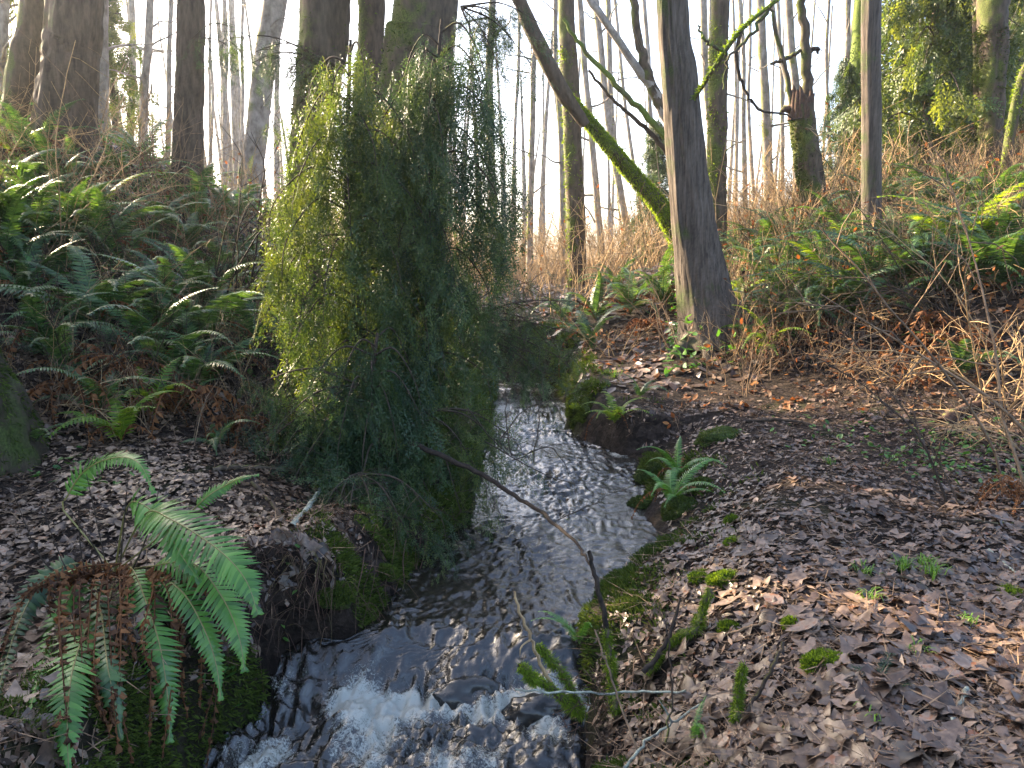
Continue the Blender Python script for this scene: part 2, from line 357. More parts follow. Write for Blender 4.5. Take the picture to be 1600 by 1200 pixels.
def rand_rot(n, tilt=.3, r=rng):
    """rotation matrices: yaw random, small tilt"""
    a = r.uniform(0, 2 * math.pi, n); b = r.uniform(0, 2 * math.pi, n); t = np.abs(r.normal(0, tilt, n))
    ca, sa = np.cos(a), np.sin(a); Z = np.zeros(n); O = np.ones(n)
    Rz = np.stack([np.stack([ca, -sa, Z], -1), np.stack([sa, ca, Z], -1), np.stack([Z, Z, O], -1)], 1)
    ax = np.stack([np.cos(b), np.sin(b), Z], -1); K = np.zeros((n, 3, 3))
    K[:, 0, 1] = -ax[:, 2]; K[:, 0, 2] = ax[:, 1]; K[:, 1, 0] = ax[:, 2]; K[:, 1, 2] = -ax[:, 0]; K[:, 2, 0] = -ax[:, 1]; K[:, 2, 1] = ax[:, 0]
    Rt = np.eye(3)[None] + np.sin(t)[:, None, None] * K + (1 - np.cos(t))[:, None, None] * (K @ K)
    return Rt @ Rz
def scatter(mb, tmpl, pos, rot, scl, tint):
    """tmpl=(V,Q,T); batch placement of copies joined in one mesh"""
    V, Q, T = tmpl; n = len(pos)
    if n == 0: return
    W = np.einsum('nij,vj->nvi', rot, V) * np.asarray(scl).reshape(n, 1, -1) + pos[:, None]
    off = (np.arange(n) * len(V))[:, None, None]
    mb.add(W.reshape(-1, 3), (Q[None] + off).reshape(-1, 4) if Q is not None and len(Q) else None,
           (T[None] + off).reshape(-1, 3) if T is not None and len(T) else None, np.repeat(tint, len(V)))
def blades(p, d, w, L, nrm=None, rise=0):
    """diamond quads: p (n,3) base, d (n,3) direction, w width, L length -> V,Q"""
    p = np.asarray(p, float); d = norm(np.asarray(d, float)); n = len(p)
    if nrm is None: nrm = norm(rng.normal(size=(n, 3)))
    s = norm(np.cross(d, nrm)); L = np.broadcast_to(L, (n,))[:, None]; w = np.broadcast_to(w, (n,))[:, None]
    V = np.stack([p, p + d * L * .45 + s * w * .5, p + d * L, p + d * L * .45 - s * w * .5], 1).reshape(-1, 3)
    return V, np.arange(4 * n).reshape(n, 4)
def fuzz(mb, P, Nn, L=.02, w=.004, droop=.3, jitter=.6):
    n = len(P); L = np.broadcast_to(L, (n,)); d = norm(Nn + rng.normal(0, jitter, (n, 3)) - np.array((0, 0, droop)))
    V, Q = blades(P - norm(Nn) * L[:, None] * .15, d, w, L * rng.uniform(.6, 1.4, n)); mb.add(V, Q, tint=np.repeat(rng.random(n), 4))
def tube_surface(P, r, n, cover=None):
    """random points on a tube with normals; cover(normal)->prob"""
    P = np.asarray(P, float); T, U, W = frames(P); t = rng.uniform(0, len(P) - 1.001, n); i = t.astype(int); f = (t - i)[:, None]
    th = rng.uniform(0, 2 * math.pi, n)[:, None]; Nn = np.cos(th) * U[i] + np.sin(th) * W[i]
    r = np.asarray(r, float); rr = (r[i] * (1 - f[:, 0]) + r[i + 1] * f[:, 0])[:, None]
    pts = P[i] * (1 - f) + P[i + 1] * f + Nn * rr
    if cover is not None:
        k = rng.random(n) < cover(Nn, pts); pts, Nn = pts[k], Nn[k]
    return pts, Nn

# ------------------------------------------------------------------ ground
gx = np.sinh(np.linspace(-4.3, 4.3, 300)); gx = gx / gx.max() * 130
gx = np.sort(np.concatenate([np.linspace(-9, 9, 250), gx[np.abs(gx) > 9.05]]))
gy = np.concatenate([np.linspace(-8, 1.9, 14), np.linspace(2, 9, 215), 9 + np.geomspace(.03, 170, 130)])
GX, GY = np.meshgrid(gx, gy); GZ = height(GX, GY)
far = sstep(60, 100, np.hypot(GX, GY)); GZ = GZ * (1 - far) + 2.0 * far
ny, nx = GX.shape
i = np.arange(ny - 1)[:, None] * nx; j = np.arange(nx - 1)[None]
Q = np.stack([i + j, i + j + 1, i + nx + j + 1, i + nx + j], -1).reshape(-1, 4)
sdist = np.maximum(xl(GY) - GX, GX - xr(GY))
mossy = np.clip(sstep(.6, .1, sdist) * (.35 + 1.8 * fbm2(GX * 3, GY * 3, 3, 71)) + (fbm2(GX * 1.7, GY * 1.7, 3, 72) > .42) * .5, 0, 1) * (GY < 40)
ground = add('ground', mk_mesh('ground', np.stack([GX, GY, GZ], -1).reshape(-1, 3), [Q], M['soil'], smooth=True, extra={'mossy': mossy.ravel()}), kind='structure')

# ------------------------------------------------------------------ stream
rows = np.concatenate([np.linspace(1.2, 2.6, 20), np.linspace(2.62, 9, 400), 9 + np.geomspace(.02, 30, 90)])
cols = np.linspace(-.18, 1.18, 160)
YY, CC = np.meshgrid(rows, cols, indexing='ij')
XL_, XR_ = xl(YY), xr(YY); XX = XL_ + (XR_ - XL_) * CC
def water_h(x, y):
    z = wz0(y + .16 * vn2(x * 2.3, x * 0 + 3, 8) + .14 * np.sin(x * 4)) 
    a = 1 + 1.2 * sstep(4.5, 3.9, y)
    fx, fy = x + .12 * vn2(x * 3, y * 3, 50), y + .12 * vn2(x * 3 + 9, y * 3, 51)
    n = .45 * vn2(fx * 5, fy * 3.2, 41) + .75 * (.5 - np.abs(vn2(fx * 11, fy * 8, 42)) * 2) + .42 * (.5 - 2 * np.abs(vn2(fx * 22, fy * 19, 43))) + .26 * vn2(fx * 44, fy * 40, 44)
    z = z + .042 * n * a * (.75 + 1.3 * vn2(x * 2.2 + 3, y * 1.1, 55))
    churn = sstep(3.95, 3.7, y)
    z = z + churn * (.035 * (np.abs(vn2(fx * 9, fy * 9, 45)) * 2) + .03 * vn2(fx * 22, fy * 22, 46) + .022 * vn2(fx * 48, fy * 48, 47))
    for (px, py, rx, ry, hh) in ((725, 1020, .24, .17, .09), (840, 1050, .26, .12, .06), (600, 1000, .13, .2, .05), (540, 1080, .12, .16, .10), (700, 1125, .30, .07, .05)):
        d = ray(px, py); t = (-.5 - CZ) / d[2]; z = z + hh * np.exp(-((x - d[0] * t) / rx) ** 2 - ((y - d[1] * t) / ry) ** 2)
    return z
WZ = water_h(XX, YY)
zone = sstep(4.0, 3.72, YY + .12 * vn2(XX * 3, YY * 0, 61)) * (.18 + .04 * sstep(.75, .15, CC)) * sstep(2.6, 3.2, YY + .6)
foamv = zone + 4.2 * fbm2(XX * 5 + YY * 2, YY * 3.5 - XX * 2, 4, 62) * zone + 4 * (WZ - wz0(YY) - .01).clip(0) * zone
d0 = ray(760, 1108); t0 = (-.7 - CZ) / d0[2]
foamv += .55 * np.exp(-((YY - d0[1] * t0 - .05 * np.sin(XX * 9)) / .07) ** 2) * sstep(.15, .3, CC)
d0 = ray(545, 1085); t0 = (-.62 - CZ) / d0[2]
foamv += .45 * np.exp(-((YY - d0[1] * t0) / .16) ** 2 - ((XX - d0[0] * t0) / .13) ** 2) * (.6 + 2 * np.abs(fbm2(XX * 8, YY * 8, 3, 66)))
for (px, py, rx, ry, a) in ((1000, 712, .8, .12, .38), (840, 690, .5, .2, .3), (780, 640, .8, .5, .3), (840, 660, .6, .8, .25)):
    d = ray(px, py); t = (-.45 - CZ) / d[2]; foamv += a * np.exp(-((YY - d[1] * t) / ry) ** 2 - ((XX - d[0] * t) / rx) ** 2) * (.6 + 1.2 * vn2(XX * 9, YY * 5, 63))
foamv += (.12 + .5 * fbm2(XX * 7, YY * 4, 3, 64)) * sstep(6, 9, YY)
nr, nc = XX.shape; i = np.arange(nr - 1)[:, None] * nc; j = np.arange(nc - 1)[None]
Q = np.stack([i + j, i + j + 1, i + nc + j + 1, i + nc + j], -1).reshape(-1, 4)
add('stream', mk_mesh('stream', np.stack([XX, YY, WZ], -1).reshape(-1, 3), [Q], M['water'], smooth=True, extra={'foam': foamv.ravel()}), kind='structure')

# ------------------------------------------------------------------ fallen leaves
def leaf_tmpl(seed, lobes=5):
    r_ = np.random.default_rng(seed); k = 13
    a = np.linspace(-math.pi * .86, math.pi * .86, k)
    rad = .30 + .26 * np.abs(np.cos(a * 1.45)) ** .8 + .05 * np.where(np.arange(k) % 2 == 0, 1, -.6)
    rad *= (1 - .25 * np.abs(a) / math.pi) * r_.uniform(.8, 1.15, k)
    x, y = rad * np.sin(a), rad * np.cos(a)
    f1, f2 = r_.uniform(-.4, .55), r_.uniform(-.4, .5); ph = r_.uniform(0, 6)
    z = f1 * x * x + f2 * y * y * .8 + .09 * np.sin(a * 3 + ph) * rad * 2 + r_.normal(0, .035, k)
    V = np.vstack([[0, 0, 0], np.stack([x, y, z], -1)])
    T = np.array([(0, i + 1, i + 2) for i in range(k - 1)])
    return V, None, T[:, ::-1].copy()
def oval_tmpl(seed):
    r_ = np.random.default_rng(seed)
    V = np.array([(0, -.5, 0), (.2, -.2, .03), (.24, .1, .05), (.12, .38, .02), (0, .5, 0), (-.12, .38, .05), (-.24, .1, .02), (-.2, -.2, 0), (0, 0, -.03)], float)
    V[:, 2] += r_.uniform(-.6, .8) * V[:, 1] ** 2 + r_.normal(0, .02, 9)
    return V, None, np.array([(8, i, (i + 1) % 8) for i in range(8)])
FRAG = [(np.array([(0, -.5, 0), (.3, 0, .1), (0, .5, 0), (-.3, .05, -.05)]) * np.array((1, s, 1)), np.array([(0, 1, 2, 3)]), None) for s in (1, 1.6, .7, 2.4)]
LT = [leaf_tmpl(s) for s in range(8)] + [oval_tmpl(s) for s in range(4)]
def ground_normal_rot(x, y, rot):
    e = .12; gx_ = (height(x + e, y) - height(x - e, y)) / (2 * e); gy_ = (height(x, y + e) - height(x, y - e)) / (2 * e)
    n = norm(np.stack([-gx_, -gy_, np.ones_like(gx_)], -1)); t1 = norm(np.cross(np.array((0, 1., 0))[None] + 0 * n, n)); t2 = np.cross(n, t1)
    B = np.stack([t1, t2, n], -1); return B @ rot
def sample_ground(n, y0, y1, spread=.72, power=1.0, keep=None):
    y = y0 * (y1 / y0) ** (rng.random(n) ** power); x = rng.uniform(-1, 1, n) * (y * spread + .6)
    s = np.maximum(xl(y) - x, x - xr(y)); k = s > .10
    if keep is not None: k &= keep(x, y, s)
    return x[k], y[k], s[k]
# near leaves: the 300 that show largest are parts of the ground, the rest one joined part
x, y, s = sample_ground(38000, 2.1, 9, .75)
sz = (.03 + .115 * rng.random(len(x)) ** 2.4) * (1 - .3 * sstep(3.5, 6, y)); z = height(x, y) + .004 + rng.random(len(x)) * .022
rot = ground_normal_rot(x, y, rand_rot(len(x), .11))
# steep faces keep few leaves
st = rot[:, 2, 2]; k = (rng.random(len(x)) < np.where(s < .45, .3, 1.0)) & (rng.random(len(x)) < np.where(fbm2(x * 1.6, y * 1.6, 3, 77) > .08, .3, 1.0)); x, y, z, sz, rot, s = x[k], y[k], z[k], sz[k], rot[k], s[k]
inview = (np.abs(x / (y + .01)) < .66) & (y > 2.3) & (s > .25)
score = np.where(inview, sz / y, 0); top = np.argsort(-score)[:290]
leafmeshes = [mk_mesh('leaf', V, [T], M['litter'], np.full(len(V), .08 + .07 * q), True) for q, (V, _, T) in enumerate(LT)]
ismaple = rng.integers(0, 12, len(x))
for n_ in top:
    mtx = Matrix.Translation((x[n_], y[n_], z[n_] + .004)) @ Matrix(rot[n_].tolist()).to_4x4() @ Matrix.Scale(sz[n_] * 1.15, 4)
    o = add('leaf', leafmeshes[ismaple[n_]], parent=ground); o.matrix_world = mtx
rest = np.ones(len(x), bool); rest[top] = False
mb = MB()
for q in range(12):
    k = rest & (ismaple == q); scatter(mb, LT[q], np.stack([x, y, z], -1)[k], rot[k], sz[k], rng.random(k.sum()) * .95)
x, y, s = sample_ground(11000, 9, 28, .75); rot = ground_normal_rot(x, y, rand_rot(len(x), .3)); z = height(x, y) + .02; q_ = rng.integers(8, 12, len(x))
for q in range(8, 12):
    k = q_ == q; scatter(mb, LT[q], np.stack([x, y, z], -1)[k], rot[k], rng.uniform(.1, .22, k.sum()), rng.random(k.sum()))
x, y, s = sample_ground(42000, 2.1, 8.5, .75); rot = ground_normal_rot(x, y, rand_rot(len(x), .35)); z = height(x, y) + .012; q_ = rng.integers(8, 12, len(x))
for q in range(8, 12):
    k = q_ == q; scatter(mb, FRAG[q - 8], np.stack([x, y, z], -1)[k], rot[k], rng.uniform(.012, .045, k.sum()), rng.random(k.sum()))
add('leaf_litter', mb.mesh('leaf_litter', M['litter'], True), parent=ground, kind='stuff')
# orange leaves in the sunny middle distance
def hot(x, y, s): return (vn2(x * .8, y * .8, 90) > .02) & ((x > -.2) | (x < -5))
x, y, s = sample_ground(2600, 7.5, 16, .7, 1, hot); k = rng.integers(0, 12, len(x)); rot = ground_normal_rot(x, y, rand_rot(len(x), .5)); mb = MB()
for q in range(12):
    m_ = k == q; scatter(mb, LT[q], np.stack([x, y, height(x, y) + .03], -1)[m_], rot[m_], rng.uniform(.05, .12, m_.sum()), rng.random(m_.sum()))
add('orange_leaves', mb.mesh('orange_leaves', M['litter_orange']), parent=ground, kind='stuff')
# fine debris: needles and twigs on the ground
x, y, s = sample_ground(15000, 2.1, 12, .72); z = height(x, y) + .015; th = rng.uniform(0, 6.28, len(x))
V, Q = blades(np.stack([x, y, z], -1), np.stack([np.cos(th), np.sin(th), rng.normal(0, .15, len(x))], -1), rng.uniform(.003, .007, len(x)), rng.uniform(.05, .28, len(x)), np.tile((0, 0, 1.), (len(x), 1)) + rng.normal(0, .2, (len(x), 3)))
mb = MB(); mb.add(V, Q, tint=np.repeat(rng.random(len(x)), 4)); add('twig_litter', mb.mesh('twig_litter', M['red_twig']), parent=ground, kind='stuff')

# ------------------------------------------------------------------ moss on the banks
mb = MB()
n = 120000; y = 2.6 * (13 / 2.6) ** rng.random(n); side = rng.random(n) < .5
off = np.abs(rng.normal(0, .28, n)) + .0
x = np.where(side, xl(y) - off, xr(y) + off); k = (fbm2(x * 3, y * 3, 3, 71) * 3.0 + .30 - off * .8 + np.where(side, .05, -.12)) > rng.random(n) * .9
x, y = x[k], y[k]; rot = ground_normal_rot(x, y, rand_rot(len(x), .05)); P_ = np.stack([x, y, height(x, y)], -1)
V, Q = blades(P_, rot[:, :, 2] + rng.normal(0, .5, (len(x), 3)) - np.array((0, 0, .3)), .0055 + .0012 * y, .026 + .005 * y)
mb.add(V, Q, tint=np.repeat(rng.random(len(x)), 4)); add('bank_moss', mb.mesh('bank_moss', M['moss_dark']), parent=ground, kind='stuff')

# ------------------------------------------------------------------ trees
trees = {}
def trunk_pts(pix, ext_top=True, z_top=9.0, root=True):
    """pix: list of (px,py,width,Y) top to bottom -> ascending 3-D path from the ground, radii"""
    P = [np.array(at(a, b, Y)) for a, b, w, Y in pix]; r = [px2m(w, Y) * .5 for a, b, w, Y in pix]
    P = P[::-1]; r = r[::-1]
    g = hz(P[0][0], P[0][1])
    if root:
        if P[0][2] > g: P.insert(0, np.array((P[0][0] - (P[1][0] - P[0][0]) * .1, P[0][1], g - .15))); r.insert(0, r[0] * 1.15)
        else: P[0][2] = min(P[0][2], g - .1)
    if ext_top and P[-1][2] < z_top:
        d = P[-1] - P[-2]; d = d / max(d[2], .05); h = z_top - P[-1][2]
        d[:2] *= .7
        P.append(P[-1] + d * h); r.append(r[-1] * .72)
    return np.array(P), np.array(r)
def make_trunk(P, r, sides, ringlen, disp, mat, name='trunk'):
    L = np.linalg.norm(np.diff(P, axis=0), axis=1).sum(); n = max(6, int(L / ringlen))
    C = catmull(P, n); t = np.linspace(0, len(P) - 1, n); rr = np.interp(t, np.arange(len(P)), r)
    V, Q = tube(C, rr, sides, disp)
    return mk_mesh(name, V, [Q], M[mat], rng.random(len(V)) * .4 + .3, True), C, rr
def tree(name, label, pix, mat, kind=None, sides=14, ring=.12, amp=.01, cat='tree', z_top=9, group=None, moss=0, mosscol='moss', branches=0, br_len=1.2, br_mat=None, root=True, ext=True, seed=0):
    P, r = trunk_pts(pix, ext, z_top, root)
    base = P[0].copy(); t = thing(name, label, cat, Vector(base), 0, group)
    me, C, rr = make_trunk(P - base, r, sides, ring, bark_disp(kind or 'other', int(abs(base[0]) * 100) + seed, amp), mat)
    add('trunk', me, t)
    if moss:
        def cover(Nn, pts): return np.clip(.15 + .9 * (Nn @ np.array((-.6, -.3, .35))) + 1.5 * fbm2(pts[:, 2] * 2.2, pts[:, 0] * 5, 2, 5), .02, 1)
        pts, Nn = tube_surface(C, rr, int(moss), cover); k = pts[:, 2] + base[2] < 6; mb = MB()
        d = base[1]; fuzz(mb, pts[k], Nn[k], .012 + .0038 * d, .004 + .0011 * d, .5)
        add('moss', mb.mesh('moss', M[mosscol]), t, kind='stuff')
    rs = np.random.default_rng(int(abs(base[0]) * 997) + 11)
    for b in range(branches):
        i = rs.integers(int(len(C) * .25), len(C) - 2); a = rs.uniform(0, 6.28); L = br_len * rs.uniform(.5, 1.3)
        d = np.array((math.cos(a), math.sin(a), rs.uniform(-.1, .8))); q = [C[i]]
        for s_ in range(5): d = d + rs.normal(0, .22, 3); q.append(q[-1] + d / np.linalg.norm(d) * L / 5)
        mb = MB(); CC_ = catmull(q, 12); V, Q = tube(CC_, np.linspace(min(.02 + .01 * L, rr[i] * .4), .004, 12), 4); mb.add(V, Q)
        for _ in range(4):
            j = rs.integers(3, 11); dd = norm(rs.normal(0, 1, 3) + np.array((0, 0, .2))) ; V, Q = tube(catmull([CC_[j], CC_[j] + dd * L * .15, CC_[j] + dd * L * .3 + rs.normal(0, .05, 3)], 5), np.linspace(.006, .003, 5), 3); mb.add(V, Q)
        add('branch', mb.mesh('branch', M[br_mat or mat]), t)
    trees[label] = (t, base, C, rr)
    return t, base, C, rr
# --- the named trunks of the photograph
tree('cedar_tree', 'large bare grey-brown cedar trunk with a flared foot at the path bend', [(1049, 0, 42, 10.5), (1060, 120, 50, 10.5), (1072, 260, 58, 10.5), (1086, 380, 66, 10.5), (1100, 460, 82, 10.5), (1112, 515, 108, 10.5)], 'cedar_bark', 'cedar', 80, .03, .034, seed=3)
ced = trees['large bare grey-brown cedar trunk with a flared foot at the path bend']
for az_, L_, r_0 in ((-2.6, .8, .13), (-1.9, .7, .14), (-1.1, .8, .15), (-.3, .9, .15), (3.0, .7, .12), (.9, .7, .12)):
    b_ = ced[1]; Pq = []
    for f_ in (0, .35, .7, 1): xq, yq = b_[0] + math.cos(az_) * (.12 + L_ * f_), b_[1] + math.sin(az_) * (.12 + L_ * f_); Pq.append((xq - b_[0], yq - b_[1], (hz(xq, yq) - b_[2]) + (.42, .12, .0, -.12)[int(round(f_ * 3))]))
    V, Q = tube(catmull(Pq, 16), np.linspace(r_0, .03, 16), 14, bark_disp('cedar', 4, .02)); add('root', mk_mesh('root', V, [Q], M['cedar_bark'], rng.random(len(V)) * .4 + .3, True), ced[0])
tree('young_cedar_tree', 'slim straight pole-like grey trunk right of the broken snag', [(1362, 0, 26, 11.5), (1362, 200, 27, 11.5), (1362, 395, 28, 11.5)], 'cedar_bark', 'cedar', 40, .04, .014)
tree('fir_tree', 'thick dark furrowed fir trunk, widest on the left slope', [(118, -20, 72, 12.5), (112, 80, 74, 12.5), (104, 160, 80, 12.5), (100, 240, 88, 12.5)], 'fir_bark', 'fir', 64, .05, .05, z_top=12)
tree('fir_tree', 'dark furrowed fir trunk standing alone against bright sky, left of the weeping hemlock', [(299, 0, 37, 13), (296, 140, 39, 13), (293, 285, 46, 13)], 'fir_bark', 'fir', 48, .05, .035, z_top=12)
tree('fir_tree', 'brown mossy trunk leaning right at the far left edge', [(60, -10, 42, 13.5), (40, 90, 44, 13.5), (24, 230, 50, 13.5)], 'moss_bark', 'fir', 32, .07, .025, z_top=12)
tree('maple_tree', 'big mossy trunk behind the right half of the weeping hemlock', [(668, -20, 92, 9.3), (655, 60, 98, 9.3), (640, 300, 110, 9.3), (630, 480, 135, 9.3)], 'moss_bark', 'other', 56, .06, .03, z_top=13, moss=9000, mosscol='moss_dark')
tree('maple_tree', 'dark mossy trunk behind the sunlit left half of the weeping hemlock', [(510, -20, 72, 9.6), (500, 100, 66, 9.6), (478, 300, 62, 9.6), (468, 470, 74, 9.6)], 'moss_bark', 'other', 48, .06, .028, z_top=13, moss=8000, mosscol='moss_dark')
tree('maple_tree', 'slimmer mossy trunk between the two big mossy trunks', [(580, -20, 38, 11), (575, 150, 42, 11), (570, 450, 50, 11)], 'moss_bark', 'other', 24, .08, .02, z_top=12, moss=3000)
tree('maple_tree', 'straight moss-covered trunk between the hemlock and the leaning log', [(884, -10, 24, 17), (890, 120, 28, 17), (896, 250, 28, 17), (902, 430, 30, 17)], 'moss_bark', 'other', 20, .08, .02, z_top=12, moss=5000)
tree('maple_tree', 'upright trunk with ferny green moss just right of the large cedar', [(1126, -10, 26, 15), (1122, 150, 28, 15), (1120, 280, 28, 15), (1118, 400, 34, 15)], 'moss_bark', 'other', 20, .08, .02, z_top=12, moss=4500)
tree('maple_tree', 'mossy trunk with lime moss, immediately left of the slim grey pole', [(1350, -10, 26, 19), (1342, 100, 26, 19), (1332, 200, 27, 19), (1322, 330, 30, 19)], 'very_moss', 'other', 20, .1, .025, z_top=12, moss=5000)
tree('maple_tree', 'dark knobbly mossy trunk near the upper right corner', [(1552, -10, 40, 15.5), (1552, 60, 38, 15.5), (1550, 130, 34, 15.5), (1546, 260, 34, 15.5)], 'moss_bark', 'other', 28, .06, .05, z_top=12, moss=5000, mosscol='moss_dark')
tree('maple_tree', 'thin dark companion stem hugging the knobbly trunk at upper right', [(1528, -10, 16, 15.8), (1532, 120, 18, 15.8), (1534, 260, 20, 15.8)], 'moss_bark', 'other', 14, .1, .015, z_top=10, moss=1500, mosscol='moss_dark')
tree('maple_tree', 'leaning lime-mossed stem cut by the right edge of the picture', [(1640, 40, 12, 14), (1598, 120, 13, 14), (1576, 230, 15, 14)], 'moss_bark', 'other', 16, .1, .012, z_top=8, moss=2500)
tree('maple_tree', 'pale grey trunk leaning left behind the hemlock, its foot in the thicket', [(432, -20, 34, 17), (416, 80, 33, 17), (402, 200, 32, 17), (390, 330, 36, 17)], 'alder_bark', 'other', 20, .1, .012, z_top=12, branches=4)
# alders in the far wood: (top x, bottom x, bottom y, width, depth, label)
AL = [(842, 828, 350, 10, 23, 'thin pale alder just left of the straight mossy trunk, low in the gap', 80),
      (868, 880, 420, 9, 22, 'thin alder tight against the straight mossy trunk', 0), (905, 940, 400, 11, 24, 'alder crossing behind the upper mossy log', 0),
      (930, 985, 390, 12, 26, 'leaning alder midway between the mossy trunk and the cedar', 0), (950, 975, 370, 10, 29, 'alder seen over the root of the mossy log', 0),
      (770, 775, 430, 13, 17, 'pale trunk rising at the right edge of the hemlock foliage', 0), (1005, 1030, 380, 8, 30, 'very thin alder close left of the cedar', 0),
      (1098, 1130, 370, 12, 22, 'lean alder peeking out left of the ferny mossed trunk', 0), (1155, 1165, 350, 8, 30, 'thin stem between the mossed trunk and the pale alder', 0),
      (1188, 1202, 330, 16, 24, 'pale blotchy alder right of the ferny mossed trunk', 0), (1205, 1250, 300, 8, 21, 'slanting thin stem left of the broken snag', 0),
      (1232, 1246, 300, 15, 20, 'pale alder directly behind the broken snag', 0), (1296, 1300, 320, 6, 30, 'hair-thin stem beside the little fir', 0),
      (1325, 1316, 300, 10, 26, 'pale alder behind the lime-mossed trunk at right', 0), (1405, 1400, 300, 8, 27, 'pale stem in the conifers right of the slim pole', 0),
      (1455, 1448, 290, 12, 22, 'reddish bare stem within the green conifers at right', 0), (1515, 1508, 260, 12, 23, 'pale alder left of the knobbly trunk', 0),
      (1580, 1560, 240, 10, 24, 'pale stem behind the leaning mossed stem at right edge', 0),
      (162, 158, 260, 16, 16, 'pale trunk close behind the widest fir', 0), (235, 222, 300, 14, 19, 'pale grey stem between the two dark firs', 0),
      (268, 262, 300, 9, 22, 'thin pale stem just left of the lone dark fir', 0), (205, 200, 280, 12, 24, 'grey stem in the left glow behind the slope', 0),
      (8, 0, 200, 16, 15, 'pale trunk cut by the left edge', 0), (350, 352, 320, 8, 30, 'slender stem right of the lone dark fir', 0), (380, 372, 330, 6, 32, 'hair-thin stem in the bright gap left of the pale leaning trunk', 0),
      (330, 322, 320, 5, 34, 'faint far stem in the bright gap beside the lone fir', 0), (812, 800, 400, 6, 34, 'faint stem by the hemlock edge in the white gap', 0),
      (960, 1010, 380, 6, 36, 'faint leaning stem behind the fork of bare branches', 0), (1172, 1180, 340, 6, 36, 'faint far stem beside the pale blotchy alder', 0), (1215, 1222, 330, 7, 33, 'faint far stem left behind the snag', 0),
      (1065, 1075, 300, 6, 33, 'faint stem at the right shoulder of the cedar', 0), (1145, 1150, 340, 5, 40, 'faintest stem right of the mossed trunk', 0)]
for k, (xt, xb, yb, w, Y, lab, top) in enumerate(AL):
    mid = (xt + xb) / 2 + random.uniform(-7, 7)
    tree('alder_tree', lab, [(xt, top - 10 if not top else top, w * .8, Y), ((xt + mid) / 2 + random.uniform(-4, 4), yb * .25, w * .85, Y), (mid, yb * .5, w * .9, Y), (xb, yb, w, Y)], 'alder_bark', 'other', 8, .25, .01, z_top=9 if not top else 3,
         branches=6 if Y < 30 else 3, br_len=1.6, moss=700 if k % 3 == 0 and Y < 28 else 0, ext=not top)
# far faint trunks: one joined wood
mb = MB()
for _ in range(150):
    Y = random.uniform(34, 70); x = random.uniform(-.75, .75) * Y
    h = random.uniform(9, 16); l = random.uniform(-1, 1); g = hz(x, min(Y, 69)); V, Q = tube(catmull([(x, Y, g - .2), (x + l * .3, Y, g + h / 2), (x + l, Y, g + h)], 8), np.linspace(random.uniform(.08, .2), .05, 8), 5); mb.add(V, Q)
o = add('distant_wood', mb.mesh('distant_wood', M['alder_bark']), kind='stuff'); o['label'] = 'faint far trunks of the wood beyond the valley'; o['category'] = 'wood'

# mossy leaning tree: green below, dark and bare above, rising leftwards from behind the cedar
P = np.array([at(a, b, Y) for a, b, Y in ((1075, 385, 15.5), (1040, 335, 15.2), (988, 272, 14.8), (935, 208, 14.4), (887, 152, 14.0))]); P[0][2] = hz(P[0][0], P[0][1])
r = np.array([.18, .16, .13, .105, .085]); base = P[0].copy()
log = thing('leaning_tree', 'bright green mossy trunk leaning left behind the large cedar, its top dark and bare', 'tree', Vector(base))
me, C, rr = make_trunk(P - base, r, 28, .06, bark_disp('other', 8, .03), 'very_moss'); add('trunk', me, log)
pts, Nn = tube_surface(C, rr, 22000, lambda Nn, p: np.clip(.7 + .5 * Nn[:, 2], .3, 1)); mb = MB(); fuzz(mb, pts, Nn, .06, .018, .9); add('moss', mb.mesh('moss', M['moss_sunny']), log, kind='stuff')
P2 = np.array([at(a, b, Y) for a, b, Y in ((915, 195, 14.12), (880, 145, 13.95), (842, 70, 13.8), (815, 10, 13.7), (790, -60, 13.6))]) - base
me, C2, r2 = make_trunk(P2, np.array([.08, .125, .12, .11, .10]), 24, .06, bark_disp('fir', 9, .025), 'moss_bark'); add('upper_trunk', me, log)
def limb(t, pix, mat, sides=8, nm='limb', base=None, n=24):
    P = np.array([at(a, b, Y) for a, b, w, Y in pix]) - base; r = np.interp(np.linspace(0, len(pix) - 1, n), np.arange(len(pix)), [px2m(w, Y) / 2 for a, b, w, Y in pix])
    C = catmull(P, n); C[1:-1] += rng.normal(0, .015, (n - 2, 3)); V, Q = tube(C, r, sides); add(nm, mk_mesh(nm, V, [Q], M[mat], rng.random(len(V)), True), t)
    return C, r
fork = thing('bare_maple', 'bare forked maple limbs slanting up left from behind the large cedar', 'tree', Vector(at(1068, 330, 16)))
bs = np.array(fork.location); g = hz(bs[0], bs[1])
limb(fork, [(1072, 430, 24, 16), (1062, 240, 19, 16), (1030, 160, 15, 16), (985, 90, 12, 16), (930, 15, 11, 16), (905, -30, 9, 16)], 'alder_bark', 10, 'trunk', bs)
limb(fork, [(1040, 180, 18, 16), (1015, 125, 16, 16), (998, 60, 13, 16), (986, -20, 12, 16)], 'moss_bark', 8, 'limb', bs)
limb(fork, [(1040, 215, 11, 15.8), (1000, 170, 9, 15.8), (950, 120, 8, 15.8), (900, 60, 6, 15.8), (880, 30, 4, 15.8)], 'very_moss', 6, 'limb', bs)
limb(fork, [(1050, 250, 9, 16), (1010, 200, 7, 16), (960, 160, 5, 16), (920, 110, 4, 16)], 'dark_twig', 6, 'limb', bs)
